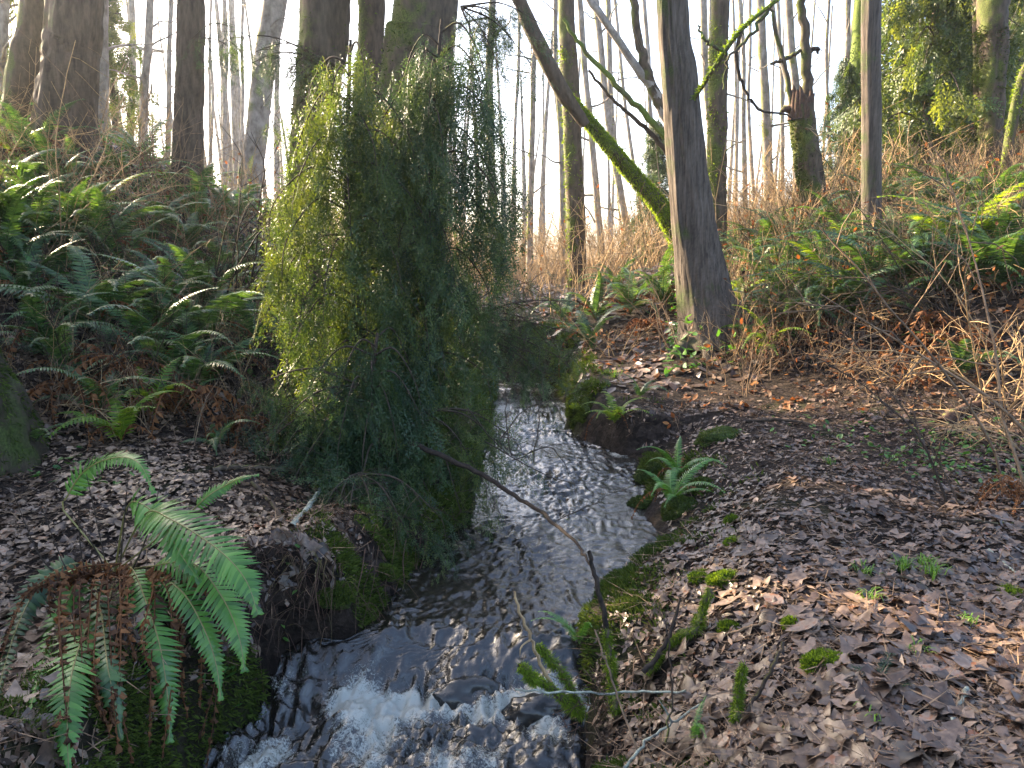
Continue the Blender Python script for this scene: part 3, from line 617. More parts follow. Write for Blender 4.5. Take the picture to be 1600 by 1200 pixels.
# mossy bough crossing the upper right centre
bough = tree('vine_maple', 'arching mossy bough crossing from beside the cedar to the top of the picture', [(1230, -12, 6, 9.5), (1160, 45, 7, 9.6), (1120, 100, 7, 9.8), (1085, 155, 5, 10.2)], 'very_moss', 'other', 10, .06, .006, cat='branch', root=False, ext=False, moss=1600)
limb(bough[0], [(1158, 50, 6, 9.6), (1150, 90, 6, 9.6), (1162, 135, 5, 9.6), (1190, 172, 3.5, 9.6), (1250, 185, 2.5, 9.7)], 'dark_twig', 6, 'twig', bough[1])
limb(bough[0], [(1135, 85, 6, 9.8), (1110, 70, 5, 9.7), (1090, 40, 3, 9.6)], 'very_moss', 6, 'twig', bough[1])
limb(bough[0], [(1200, 15, 6, 9.6), (1170, 60, 5, 9.5), (1140, 90, 4, 9.4), (1130, 140, 3, 9.4)], 'moss_bark', 6, 'twig', bough[1])

# broken snag
Y = 14.5; bs = np.array(at(1282, 350, Y)); bs[2] = hz(bs[0], bs[1]) - .1
sg = thing('broken_snag', 'broken jagged stump with splintered red-brown top, moss and two thin stems growing from it', 'tree', Vector(bs))
P, r = trunk_pts([(1252, 165, 34, Y), (1258, 220, 36, Y), (1268, 290, 36, Y), (1282, 350, 46, Y)], False); P = P - bs
me, C, rr = make_trunk(P, r, 30, .05, bark_disp('fir', 31, .05), 'moss_bark'); add('trunk', me, sg)
mb = MB(); topc = C[-1]
for q in range(16):
    a = q / 16 * 6.28; pb = topc + np.array((math.cos(a), math.sin(a), 0)) * rr[-1] * .85; h = random.uniform(.08, .4)
    V, Q = tube(catmull([pb - (0, 0, .25), pb + (0, 0, h * .5), pb + (random.uniform(-.05, .05), 0, h)], 5), np.array([.06, .055, .045, .03, .004]), 5); mb.add(V, Q)
V, Q = tube(catmull([topc + (-.1, 0, -.1), topc + (-.3, 0, -.06), topc + (-.38, 0, -.16)], 5), [.07, .07, .06, .04, .02], 6); mb.add(V, Q)
add('splinters', mb.mesh('splinters', M['root']), sg)
limb(sg, [(1258, 200, 15, Y), (1262, 150, 17, Y), (1258, 60, 14, Y), (1248, -30, 12, Y)], 'moss_bark', 10, 'stem', bs)
limb(sg, [(1262, 78, 8, Y), (1278, 76, 6, Y), (1276, 82, 3, Y)], 'dark_twig', 6, 'stub', bs)
limb(sg, [(1256, 78, 6, Y), (1230, 90, 6, Y), (1205, 100, 4, Y)], 'moss_bark', 6, 'stub', bs)
limb(sg, [(1240, 180, 9, Y), (1228, 110, 7, Y), (1212, 50, 6, Y), (1205, 10, 4, Y)], 'moss_bark', 8, 'stem', bs)
pts, Nn = tube_surface(C, rr, 5000, lambda Nn, p: np.clip(.2 - .6 * Nn[:, 0] + fbm2(p[:, 2] * 3, p[:, 0] * 4, 2), .05, 1)); mb = MB(); fuzz(mb, pts, Nn, .06, .02, .6); add('moss', mb.mesh('moss', M['moss_dark']), sg, kind='stuff')

# mossy stump foot at the left edge
Y = 5.4; P = np.array([at(a, b, Y) for a, b in ((-95, 330), (-85, 450), (-68, 560), (-50, 640), (-40, 720))])[::-1]; P[0][2] -= .1; r = np.array([.50, .36, .25, .20, .18]); base = P[0].copy()
ms_ = thing('mossy_stump', 'broad moss-covered trunk foot cut by the left edge of the picture', 'tree', Vector(base))
me, C, rr = make_trunk(P - base, r, 48, .04, bark_disp('fir', 5, .05), 'dark_moss'); add('trunk', me, ms_)
pts, Nn = tube_surface(C, rr * 1.02, 26000, lambda Nn, p: np.clip(.4 + fbm2(p[:, 2] * 3, p[:, 1] * 3, 2, 4), .05, 1)); mb = MB(); fuzz(mb, pts, Nn, .04, .009, .8); add('moss', mb.mesh('moss', M['moss_dark']), ms_, kind='stuff')

# ------------------------------------------------------------------ conifer foliage
def spray_tmpl(seed, L=.4, nodes=11, sl=.13, bl=.036, bw=.014, flat=.3, droop=1.0, sp=.022):
    r_ = np.random.default_rng(seed); t = np.linspace(0, 1, nodes + 1)
    ax = np.stack([.10 * np.sin(t * 2 + r_.uniform(0, 6)) * t, .08 * t * r_.normal(), -L * t], -1)
    P, D, Wd, Ln = [], [], [], []
    for k in range(1, nodes + 1):
        side = 1 if k % 2 else -1; l = sl * (1.05 - .6 * t[k]) * r_.uniform(.6, 1.3)
        yaw = side * r_.uniform(.6, 1.3) + r_.normal(0, flat); d = np.array((math.sin(yaw), math.cos(yaw) * .5, -.75 * droop)); d /= np.linalg.norm(d)
        m_ = max(3, int(l / sp)); pr = np.cross(d, (0, 1, 0)); pr /= np.linalg.norm(pr)
        for q in range(m_):
            f = (q + .5) / m_; b = ax[k] + d * l * f + np.array((0, 0, -.03 * f * f))
            for sgn in (-1, 1):
                P.append(b); D.append(d * .55 + sgn * pr * .8 + r_.normal(0, .15, 3)); Ln.append(bl * (1.1 - .5 * f)); Wd.append(bw)
        P.append(ax[k] + d * l); D.append(d); Ln.append(bl); Wd.append(bw)
    P = np.array(P); nn = norm(np.array((0, 1., .2))[None] + r_.normal(0, .35, P.shape)); s = norm(np.cross(norm(np.array(D)), nn)); D = norm(np.array(D)); Ln = np.array(Ln)[:, None]; Wd = np.array(Wd)[:, None]
    V = np.stack([P, P + D * Ln * .5 + s * Wd * .5, P + D * Ln, P + D * Ln * .5 - s * Wd * .5], 1).reshape(-1, 3)
    Q = np.arange(len(V)).reshape(-1, 4)
    s2 = np.array((.0018, 0, 0)); V2 = np.vstack([ax - s2, ax + s2]); n1 = len(ax); Q2 = np.array([(i, i + 1, n1 + i + 1, n1 + i) for i in range(n1 - 1)]) + len(V)
    return np.vstack([V, V2]), np.vstack([Q, Q2]), None
SPR = [spray_tmpl(s, .27, 7, .085, .036, .0095, sp=.035) for s in range(8)]
FAR = [spray_tmpl(s + 50, .42, 7, .2, .08, .034, sp=.05) for s in range(5)]
def hang(mb, tm, P, scl, tilt=.22, tint=None, yaw=None):
    k = rng.integers(0, len(tm), len(P)); rot = rand_rot(len(P), tilt); tint = rng.random(len(P)) if tint is None else tint; scl = np.broadcast_to(scl, (len(P),))
    for q in range(len(tm)):
        m_ = k == q; scatter(mb, tm[q], P[m_], rot[m_], scl[m_], tint[m_])
ntri = 0
def weeping(name, label, sx, top_px, base_px, Yd, nlimb, zt, rfun, mat, seed, dens=1.0, cx=None):
    """rfun(t)->(reach left, reach right) in metres at height fraction t of the crown"""
    rs = np.random.default_rng(seed); b = np.array(ground_at(*base_px)); b[1] = Yd; b[0] = at(base_px[0], base_px[1], Yd)[0]; b[2] = hz(b[0], b[1]) - .05
    t_ = thing(name, label, 'tree', Vector(b)); tp = np.array(at(top_px[0], top_px[1], Yd + .1)) - b
    St = catmull([(0, 0, 0), (.05, 0, tp[2] * .3), (tp[0] * .6 - .04, .02, tp[2] * .65), tp], 40); V, Q = tube(St, np.linspace(.055, .012, 40), 8); add('trunk', mk_mesh('trunk', V, [Q], M['dark_twig'], rng.random(len(V)), True), t_)
    for k in range(nlimb):
        f = (k + rs.uniform(.2, .8)) / nlimb; hgt = .10 + .9 * f; i = int(hgt * 39); p0 = St[i]
        a = k * 2.4 + rs.uniform(-.4, .4); rl, rr_ = rfun(hgt); ca = math.cos(a); L = (rr_ if ca > 0 else rl) * (.55 + .45 * abs(ca)) * rs.uniform(.7, 1.1)
        depth = math.sin(a) * .75
        rise = .06 if hgt > .8 else rs.uniform(-.05, .12)
        end = p0 + np.array((ca * L, depth * L, -.38 * L - .15 * rs.random()))
        mid = p0 + np.array((ca * L * .5, depth * L * .5, rise)); tip = end + np.array((ca * .06, depth * .06, -.22 - .15 * rs.random()))
        C = catmull([p0, mid, end, tip], 16); V, Q = tube(C, np.linspace(.011, .002, 16), 4); br = add('branch', mk_mesh('branch', V, [Q], M['dark_twig'], rng.random(len(V)), True), t_)
        ns = int((5 + 13 * L) * dens * (1.5 if hgt > .7 else 1)) + 1; PP = []; TT = []
        for q in range(ns):
            tt = min(14.99, (.02 + .98 * rs.random() ** .9) * 14.99); i2 = int(tt); p = C[i2] + (C[i2 + 1] - C[i2]) * (tt - i2) + rs.normal(0, .07, 3) * np.array((1, 1, .2))
            ln = rs.uniform(.15, .62) * (1 if hgt > .25 else .7); m_ = int(ln / .105) + 1; tn = rs.uniform(.02, .7); dr = rs.normal(0, .06, 2)
            for j_ in range(m_): PP.append(p + np.array((dr[0] * j_ * .3, dr[1] * j_ * .3, -.105 * j_)) + rs.normal(0, .012, 3)); TT.append(tn + rs.uniform(-.05, .28))
        mb = MB(); PP = np.array(PP); hang(mb, SPR, PP, rs.uniform(.7, 1.25, len(PP)), .16, np.clip(TT, 0, 1))
        global ntri; ntri += sum(len(q) for q in mb.Q) * 2
        add('foliage', mb.mesh('foliage', M[mat]), br, kind='stuff')
    return t_
def rA(t): return (np.interp(t, [0, .2, .45, .8, .93, 1], [.6, .72, .62, .7, .5, .22]), np.interp(t, [0, .3, .8, 1], [.5, .65, .65, .32]))
def rB(t): return (np.interp(t, [0, .3, .8, 1], [.6, .6, .62, .3]), np.interp(t, [0, .15, .35, .6, .85, .95, 1], [.22, .34, .62, .66, .64, .55, .28]))
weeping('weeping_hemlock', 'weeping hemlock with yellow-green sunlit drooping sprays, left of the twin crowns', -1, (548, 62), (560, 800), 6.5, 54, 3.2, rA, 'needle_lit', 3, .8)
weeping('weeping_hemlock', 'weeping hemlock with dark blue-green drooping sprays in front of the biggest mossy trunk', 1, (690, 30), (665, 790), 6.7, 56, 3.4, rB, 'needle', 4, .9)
def rC(t): return (np.interp(t, [0, .5, 1], [.8, .95, .4]), np.interp(t, [0, .5, 1], [.38, .5, .4]))
weeping('young_hemlock', 'low hemlock skirt of drooping sprays at the foot of the weeping hemlocks', 0, (590, 520), (590, 810), 6.05, 30, 1.3, rC, 'needle', 5, .75)
print('hemlock tris', ntri)

# conifers: far green ones at right and unseen firs added beyond the frame as sun blockers
CON = {}
def conifer_parts(mat, v):
    if (mat, v) not in CON:
        h, z0, rad, n = 6.0, .35, 2.0, 800
        C = catmull([(0, 0, 0), (.05, 0, h * .5), (0, 0, h)], 16); V, Q = tube(C, np.linspace(.13, .015, 16), 8, bark_disp('fir', 3, .01)); tr = mk_mesh('trunk', V, [Q], M['fir_bark'], rng.random(len(V)), True)
        mb = MB(); bm_ = MB()
        for k in range(int(n / 23)):
            f = (k + .5) / (n / 23); f = f ** .85; z = z0 + (h - z0) * f; L = rad * (1 - .86 * f) * rng.uniform(.6, 1.15); a = k * 2.399; d = np.array((math.cos(a), math.sin(a), 0))
            Cb = catmull([(0, 0, z), d * L * .5 + (0, 0, z + .08 * L), d * L + (0, 0, z - .28 * L)], 8); V, Q = tube(Cb, np.linspace(.025, .005, 8), 3); bm_.add(V, Q)
            m_ = 23; tt = rng.uniform(.15, 1, m_) * 6.99; ii = tt.astype(int); P = Cb[ii] + (Cb[ii + 1] - Cb[ii]) * (tt - ii)[:, None] + rng.normal(0, .08 * L + .04, (m_, 3)) * np.array((1, 1, .3))
            hang(mb, FAR, P, 1.0 * rng.uniform(.6, 1.2, m_), .5)
        CON[(mat, v)] = (tr, bm_.mesh('branches', M['dark_twig']), mb.mesh('foliage', M[mat]))
    return CON[(mat, v)]
def conifer(label, x, Y, h, z0, rad, n, mat, trunk_r=0, scl=0, group=None, dens=1):
    t_ = thing('fir_tree', label, 'tree', Vector((x, Y, hz(x, Y) - .1)), random.uniform(0, 6), group); sc3 = (rad / 2, rad / 2, h / 6)
    for q in range(dens):
        a, b, c = conifer_parts(mat, 0)
        if q == 0: add('trunk', a, t_, scale=sc3)
        add('branches', b, t_, rot=(0, 0, q * 1.3), scale=sc3, kind='stuff'); add('foliage', c, t_, rot=(0, 0, q * 1.3), scale=sc3, kind='stuff')
    return t_
def cx(px, Y): return (px - 800) / F * Y
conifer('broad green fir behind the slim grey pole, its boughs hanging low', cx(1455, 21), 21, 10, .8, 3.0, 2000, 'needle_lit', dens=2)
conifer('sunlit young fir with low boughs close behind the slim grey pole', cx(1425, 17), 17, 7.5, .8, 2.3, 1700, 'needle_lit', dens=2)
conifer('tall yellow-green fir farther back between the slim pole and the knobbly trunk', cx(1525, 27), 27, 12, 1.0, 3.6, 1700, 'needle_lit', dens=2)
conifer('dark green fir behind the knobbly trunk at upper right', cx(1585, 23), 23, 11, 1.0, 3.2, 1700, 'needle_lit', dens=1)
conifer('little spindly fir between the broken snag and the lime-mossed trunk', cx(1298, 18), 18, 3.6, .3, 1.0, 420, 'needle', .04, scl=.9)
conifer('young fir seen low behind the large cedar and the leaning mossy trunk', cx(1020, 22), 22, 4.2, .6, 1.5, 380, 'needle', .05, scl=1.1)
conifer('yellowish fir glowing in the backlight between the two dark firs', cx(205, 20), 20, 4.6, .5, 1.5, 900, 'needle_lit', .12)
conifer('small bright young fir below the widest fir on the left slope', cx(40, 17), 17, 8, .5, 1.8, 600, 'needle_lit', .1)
for (x, y, h, z0, rad, n) in ((-7.0, 8.9, 4.3, .2, 1.6, 2400), (-8.6, 8.6, 3.8, .2, 2.0, 1), (-6.7, 6.2, 5.2, .3, 1.9, 2400), (-9.5, 6.5, 7, .3, 2.4, 1600), (-7.0, 2.8, 7, .5, 2.6, 1500)):  # unseen firs, added to keep direct sun off the foreground
    conifer('unseen fir added just outside the picture to shade the foreground', x, y, h, z0, rad, n, 'needle', group='unseen firs added outside the picture for shade', dens=2)
# crowns of the trunks whose tops leave the frame
def crown(t, P0, h0, h1, rad, n, mat, low=()):
    mb = MB(); bm_ = MB()
    for k in range(int(n / 26)):
        f = rng.random(); z = h0 + (h1 - h0) * f; L = rad * (1 - .6 * f) * rng.uniform(.6, 1.1); a = k * 2.399; d = np.array((math.cos(a), math.sin(a), 0)); o = np.array((P0[0], P0[1], 0))
        Cb = catmull([o + (0, 0, z), o + d * L * .5 + (0, 0, z + .1), o + d * L + (0, 0, z - .3 * L)], 8); V, Q = tube(Cb, np.linspace(.03, .006, 8), 3); bm_.add(V, Q)
        tt = rng.uniform(.15, 1, 26) * 6.99; ii = tt.astype(int); P = Cb[ii] + (Cb[ii + 1] - Cb[ii]) * (tt - ii)[:, None] + rng.normal(0, .15, (26, 3)) * np.array((1, 1, .3))
        hang(mb, FAR, P, 1.3 * rng.uniform(.6, 1.2, 26), .4)
    add('crown_branches', bm_.mesh('crown_branches', M['dark_twig']), t, kind='stuff'); add('crown', mb.mesh('crown', M[mat]), t, kind='stuff')
for lab, h0, rad, n in (('dark furrowed fir trunk standing alone against bright sky, left of the weeping hemlock', 5.5, 2.0, 260), ('thick dark furrowed fir trunk, widest on the left slope', 5.0, 2.6, 360)):
    t_, b_, C_, r_ = trees[lab]; i = np.argmin(np.abs(C_[:, 2] - h0 - 2)); crown(t_, C_[i], h0, h0 + 6.5, rad, n, 'needle')

# ------------------------------------------------------------------ ferns
def frond_parts(C, Wd, n, seed=0, up=None, droop=.25, gap=1.0):
    """pinnae of a frond along curve C: V,T per pinna lists"""
    r_ = np.random.default_rng(seed); C = np.asarray(C, float); m = len(C); T = norm(np.gradient(C, axis=0)); out = []
    up0 = np.array((0, 0, 1.)) if up is None else np.asarray(up, float)
    for k in range(n):
        t = .10 + .895 * k / (n - 1); f = t * (m - 1); i = min(int(f), m - 2); p = C[i] + (C[i + 1] - C[i]) * (f - i); tg = T[i]
        s = np.cross(tg, up0); s /= np.linalg.norm(s) + 1e-9; nn = np.cross(s, tg)
        w = Wd * (math.sin(math.pi * min(1, (t * .93 + .10)) ** .75) ** .75 if t < .95 else .25) * (1.02 - .2 * t)
        w = max(w, Wd * .10)
        for sg in (-1, 1):
            L = w * (r_.uniform(.86, 1.07) if r_.random() > .04 else r_.uniform(.3, .7)); d = sg * s + tg * (.28 + .5 * t) - nn * droop * r_.uniform(.3, 1.2); d /= np.linalg.norm(d)
            wd = .62 * gap * np.linalg.norm(C[-1] - C[0]) * 1.15 / n * .9; q = tg * wd * .5; sag = -nn * L * .12
            V = np.array([p - q * .7, p + q * .9, p + d * L * .5 + q * .75 + nn * .0 + sag * .3, p + d * L + sag, p + d * L * .5 - q * .75 + sag * .3, p + d * L * .45 + nn * wd * .12])
            out.append((V, np.array([(0, 5, 1), (1, 5, 2), (2, 5, 3), (3, 5, 4), (4, 5, 0)])))
    return out
def frond_curve(seed, L=1.0):
    r_ = np.random.default_rng(seed); e0 = r_.uniform(.9, 1.35); e1 = r_.uniform(-1.0, -.1); t = np.linspace(0, 1, 18); el = e0 + (e1 - e0) * t ** 1.15; yw = np.cumsum(r_.normal(0, .03, 18))
    st = np.stack([np.cos(el) * np.cos(yw), np.cos(el) * np.sin(yw), np.sin(el)], -1) * L / 17; return np.vstack([[0, 0, 0], np.cumsum(st, 0)])[:18]
def frond_mesh(seed, mat, n=30, W=.11, dead=False):
    C = frond_curve(seed) if not dead else np.array([(0, 0, 0), (.15, 0, .22), (.36, .02, .16), (.5, .03, -.08), (.54, .02, -.38), (.52, 0, -.6)])
    if dead: C = catmull(C, 18)
    mb = MB(); r_ = np.random.default_rng(seed)
    for V, T in frond_parts(C, W * (.55 if dead else 1), n, seed, droop=.3 if not dead else 1.2, gap=1.5): mb.add(V + (r_.normal(0, .006, V.shape) if dead else 0), T=T, tint=r_.random())
    V, Q = tube(C, np.linspace(.006, .0015, len(C)), 4); mb.add(V, Q, tint=.9)
    return mb.mesh('frond', M[mat])
FR = {'fern': [frond_mesh(s, 'fern', 34, .125) for s in range(7)], 'fern_lush': [frond_mesh(s + 20, 'fern_lush', 32) for s in range(5)],
      'fern_lime': [frond_mesh(s + 40, 'fern_lime', 22, .15) for s in range(5)], 'dead': [frond_mesh(s + 60, 'fern_dead', 24, dead=True) for s in range(5)]}
def fern(label, px, py, size, nf, mat='fern', dead=2, group=None, name='sword_fern', pos=None):
    p = ground_at(px, py) if pos is None else Vector((*pos, hz(*pos))); t_ = thing(name, label, 'fern', p, random.uniform(0, 6), group)
    for k in range(nf + dead):
        dd = k >= nf; me = random.choice(FR['dead' if dd else mat]); s = size * 1.42 * random.uniform(.7, 1.12); a = k * 2.4 + random.uniform(-.4, .4)
        o = add('dead_frond' if dd else 'frond', me, t_, rot=(random.uniform(-.25, .25), random.uniform(-.35, .25), a), scale=(s, s * random.uniform(.9, 1.2), s))
        if dd: o['label'] = 'withered brown frond'
    return t_
FERNS = [('tall sword fern with many upright fronds in the middle of the left slope', 150, 520, 1.05, 13), ('sword fern with pale silvery fronds arching right, below the thin dark shrub', 300, 545, 1.05, 11),
         ('sword fern drooping over the dark hollow below the tall slope fern', 105, 590, .7, 9), ('small fern with glossy fronds under the brown dead fern skirt', 290, 640, .45, 6),
         ('sword fern beside the mossy stump at the left edge', 40, 480, .8, 9), ('sword fern on the crest of the left slope near the widest fir', 60, 260, 1.0, 10),
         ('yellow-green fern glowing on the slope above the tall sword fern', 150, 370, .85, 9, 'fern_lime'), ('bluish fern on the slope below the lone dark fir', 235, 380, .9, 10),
         ('fern at the foot of the lone dark fir', 300, 330, .9, 9), ('fern between the lone dark fir and the pale leaning trunk', 370, 350, .9, 9), ('low fern high on the slope beneath the widest fir', 130, 290, .8, 8),
         ('fern at the left edge below the slope crest', 10, 330, .9, 8), ('fern half hidden behind the thin dark shrub', 390, 420, .8, 9), ('sword fern left of the hemlock foot', 400, 560, .7, 8),
         ('fern with backlit fronds between the hemlock and the dark shrub', 440, 470, .8, 8), ('small lime fern at the left edge under the crest', 25, 250, .7, 7, 'fern_lime'),
         ('sword fern at the left end of the bank of ferns by the cedar', 930, 500, .8, 9), ('sword fern in the middle of the bank of ferns by the cedar', 985, 490, .9, 10), ('sword fern nearest the cedar foot on its left side', 1040, 480, .9, 10),
         ('low fern trailing towards the stream below the fern bank', 925, 545, .7, 8), ('fern behind the fern bank under the leaning mossy trunk', 960, 455, .8, 8), ('small fern on the far bank beside the sparse twigs', 880, 500, .6, 7),
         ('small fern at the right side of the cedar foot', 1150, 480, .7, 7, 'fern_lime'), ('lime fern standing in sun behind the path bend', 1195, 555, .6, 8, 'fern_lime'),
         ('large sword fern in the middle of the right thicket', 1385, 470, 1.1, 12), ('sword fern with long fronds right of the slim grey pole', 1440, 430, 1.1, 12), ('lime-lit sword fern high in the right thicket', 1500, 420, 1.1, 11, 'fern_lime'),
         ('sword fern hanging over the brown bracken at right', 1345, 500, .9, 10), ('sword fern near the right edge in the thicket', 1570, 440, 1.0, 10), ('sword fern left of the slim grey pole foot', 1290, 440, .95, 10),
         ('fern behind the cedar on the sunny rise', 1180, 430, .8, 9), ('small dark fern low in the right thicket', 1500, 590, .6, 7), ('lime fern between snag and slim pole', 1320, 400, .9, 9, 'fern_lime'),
         ('fern under the broken snag', 1250, 390, .9, 9), ('fern at the upper right beneath the knobbly trunk', 1540, 350, 1.1, 10), ('bluish fern at the back of the right slope', 1450, 350, 1.1, 10), ('fern at the right edge halfway up the slope', 1610, 360, 1.0, 9),
         ('low sword fern lying on the mossy bank over the water', 1050, 790, .42, 7, 'fern_lush'), ('sword fern with fronds held flat above the mossy bank stones', 1060, 745, .42, 6, 'fern_lush'), ('small strap-leaved fern hanging from the undercut bank', 960, 665, .38, 8, 'fern_lime'),
         ('tiny fern on top of the undercut bank', 1000, 625, .32, 6), ('lime lady fern below the dark hollow on the left bank', 190, 690, .5, 8, 'fern_lime'), ('lime lady fern above the leaf slope on the left bank', 240, 650, .45, 7, 'fern_lime'),
         ('small fern in the dark bank beside the hemlock skirt', 340, 700, .32, 6), ('tiny fern on the left bank beside the mossy stump', 45, 710, .3, 6), ('small fern at the water edge beneath the mossed twigs', 905, 1010, .22, 5, 'fern_lush'),
         ('yellowing fern in the brown bracken patch', 1240, 500, .7, 8, 'fern_lime'), ('single small fern lying on the leaves at bottom centre', 1085, 1165, .2, 2, 'fern_lush')]
for f in FERNS:
    lab, px, py, s, n = f[:5]; fern(lab, px, py, s, n, f[5] if len(f) > 5 else 'fern', 0 if s < .35 else 3)
for lab, px, py, sz in (('dark fern hanging in the hollow above the left leaf slope', 160, 650, .6), ('dark fern crowding the mossy stump from the right', 75, 560, .7), ('fern at the lower edge of the left ferns, nearest the hemlock', 330, 600, .7), ('fern sprawling over the shaded hollow in the left bank', 250, 590, .75)):
    fern(lab, px, py, sz, 8, 'fern', 3)
# brown dead bracken clumps
for lab, px, py, s in (('withered brown fern low between the mossy stump and the leaf slope', 110, 640, .7), ('withered brown fern above the leaf slope on the left', 200, 610, .8), ('withered brown fern at the hemlock foot, left side', 370, 690, .6), ('rust-brown dead bracken clump right of the cedar foot', 1210, 545, .8), ('brown dead bracken clump under the right thicket ferns', 1440, 530, .9), ('withered brown fern skirt hanging over the dark left bank', 275, 650, .8),
                       ('brown dead bracken in the sunny patch behind the path', 1260, 520, .7), ('rust-brown fern remains near the right edge of the path', 1490, 560, .8), ('brown dead fern remains at the right edge, low', 1590, 790, .4), ('brown bracken among the ferns left of the cedar', 1010, 520, .6)):
    fern(lab, px, py, s, 0, 'fern', 14, None, 'dead_fern')
for k in range(30):
    left = k < 13; px, py = (random.uniform(20, 430), random.uniform(330, 620)) if left else (random.uniform(1190, 1600), random.uniform(380, 520))
    fern('fern in the crowd of ferns on the shaded left slope' if left else 'fern in the crowd of ferns among the brambles of the right bank', px, py, random.uniform(.65, 1.0), 9, random.choice(['fern', 'fern', 'fern_lime']) if not left else 'fern', 2, 'ferns crowding the left slope' if left else 'ferns crowding the right bank')
for k in range(40):   # sparse ferns covering the back slopes
    px, py = random.choice([(random.uniform(1180, 1600), random.uniform(330, 470)), (random.uniform(0, 440), random.uniform(230, 470))])
    fern('fern among the many on the far slopes under the trees', px, py, .9, 8, 'fern', 1, 'ferns covering the far slopes')

# the big foreground fern, leaflets one by one
CR = np.array(ground_at(180, 900)) + (0, 0, .02)
big = thing('sword_fern', 'big glossy sword fern in the left foreground hanging over the water', 'fern', Vector(CR))
FG = [((225, 805, 3.7), (268, 812, 3.5), (340, 858, 3.3), (383, 905, 3.2), (402, 956, 3.15), 62, 40, 'fern_lush'), ((235, 885, 3.7), (300, 880, 3.55), (345, 930, 3.4), (372, 990, 3.3), (382, 1046, 3.25), 50, 38, 'fern_lush'),
      ((205, 888, 3.65), (228, 940, 3.45), (250, 1010, 3.3), (262, 1090, 3.2), (265, 1156, 3.15), 46, 40, 'fern_lush'), ((165, 955, 3.5), (135, 985, 3.3), (113, 1050, 3.15), (105, 1130, 3.05), (108, 1215, 3.0), 50, 38, 'fern_lush'),
      ((95, 792, 4.1), (130, 738, 4.1), (175, 716, 4.0), (215, 722, 3.9), (240, 768, 3.8), 34, 30, 'fern_lush'), ((298, 800, 3.9), (325, 775, 3.9), (350, 760, 3.9), (375, 748, 3.85), (402, 742, 3.85), 20, 24, 'fern_lush'),
      ((130, 890, 3.7), (110, 930, 3.6), (85, 980, 3.5), (65, 1040, 3.4), (48, 1105, 3.35), 30, 26, 'fern_lush'), ((200, 790, 3.8), (240, 800, 3.7), (262, 830, 3.5), (285, 870, 3.4), (310, 905, 3.35), 45, 20, 'fern_lush')]
FG += [((240, 900, 3.6), (285, 925, 3.45), (320, 985, 3.35), (338, 1040, 3.3), (345, 1090, 3.25), 34, 30, 'fern_lush'), ((150, 905, 3.65), (160, 970, 3.45), (168, 1040, 3.35), (180, 1100, 3.3), (188, 1150, 3.25), 34, 30, 'fern'), ((120, 880, 3.8), (70, 905, 3.7), (35, 960, 3.6), (10, 1030, 3.55), (-5, 1090, 3.5), 34, 30, 'fern')]
cnt = 0
for fi, fr in enumerate(FG):
    P = np.array([atg(*q) for q in fr[:5]]) - CR; mat = fr[7]; Wd = px2m(fr[5], 3.4); C = catmull(np.vstack([[(0, 0, 0)], P]) if fi not in (4, 5) else P, 30)
    view = norm(-(C.mean(0) + CR - np.array((0, 0, CZ)))) ; upv = norm(view + np.array((0, 0, .8)))
    if fi not in (4, 5): C = C[4:]
    V, Q = tube(catmull(np.vstack([[(0, 0, 0)], C]), 34), np.linspace(.005, .0015, 34), 5); fo = add('frond', mk_mesh('frond', V, [Q], M['rachis'], np.full(len(V), .8), True), big)
    mb = MB()
    for V, T in frond_parts(C, Wd, fr[6], fi, upv, .22, 2.0):
        if cnt < 296 and fi < 4:
            o_ = V[0].copy(); add('leaflet', mk_mesh('leaflet', V - o_, [T], M[mat], np.full(len(V), random.random())), fo, loc=Vector(o_)); cnt += 1
        else: mb.add(V, T=T, tint=random.random())
    if mb.V: add('small_leaflets', mb.mesh('small_leaflets', M[mat]), fo, kind='stuff')
for k in range(28):   # its brown withered skirt
    px0 = random.uniform(60, 330); e = random.uniform(960, 1180); q = [(180 + (px0 - 180) * .3, 900, 3.7), (px0, 900 + abs(px0 - 180) * .15, 3.5), (px0 + random.uniform(-20, 20), (900 + e) / 2 + 30, 3.42), (px0 + random.uniform(-25, 25), e + 30, 3.4)]
    if k > 24: q = [(190, 880, 3.7), (110, 880 + 10 * (k - 24), 3.6), (40, 930, 3.5), (0, 1010 + 8 * (k - 24), 3.4)]
    C = catmull(np.array([atg(*a) for a in q]) - CR, 20); mb = MB(); V, Q = tube(C, np.linspace(.004, .002, 20), 4); mb.add(V, Q, tint=.6)
    for V, T in frond_parts(C, .045, 24, k, (0, -1, .3), .9): mb.add(V + rng.normal(0, .006, V.shape), T=T, tint=random.random())
    add('dead_frond', mb.mesh('dead_frond', M['fern_dead']), big)['label'] = 'withered brown frond'
for px, py, tx, ty in ((70, 880, 20, 770), (110, 900, 62, 785), (150, 860, 85, 760), (130, 880, 120, 770), (190, 860, 200, 745), (225, 850, 250, 760), (170, 900, 135, 740)):
    q = np.array([at(180 + (px - 180) * .4, 905, 3.75), at(px, py, 3.75), at(tx, ty, 3.8)]) - CR; V, Q = tube(catmull(q, 12), np.linspace(.006, .002, 12), 4); add('stalk', mk_mesh('stalk', V, [Q], M['dark_twig'], np.full(len(V), .3)), big)

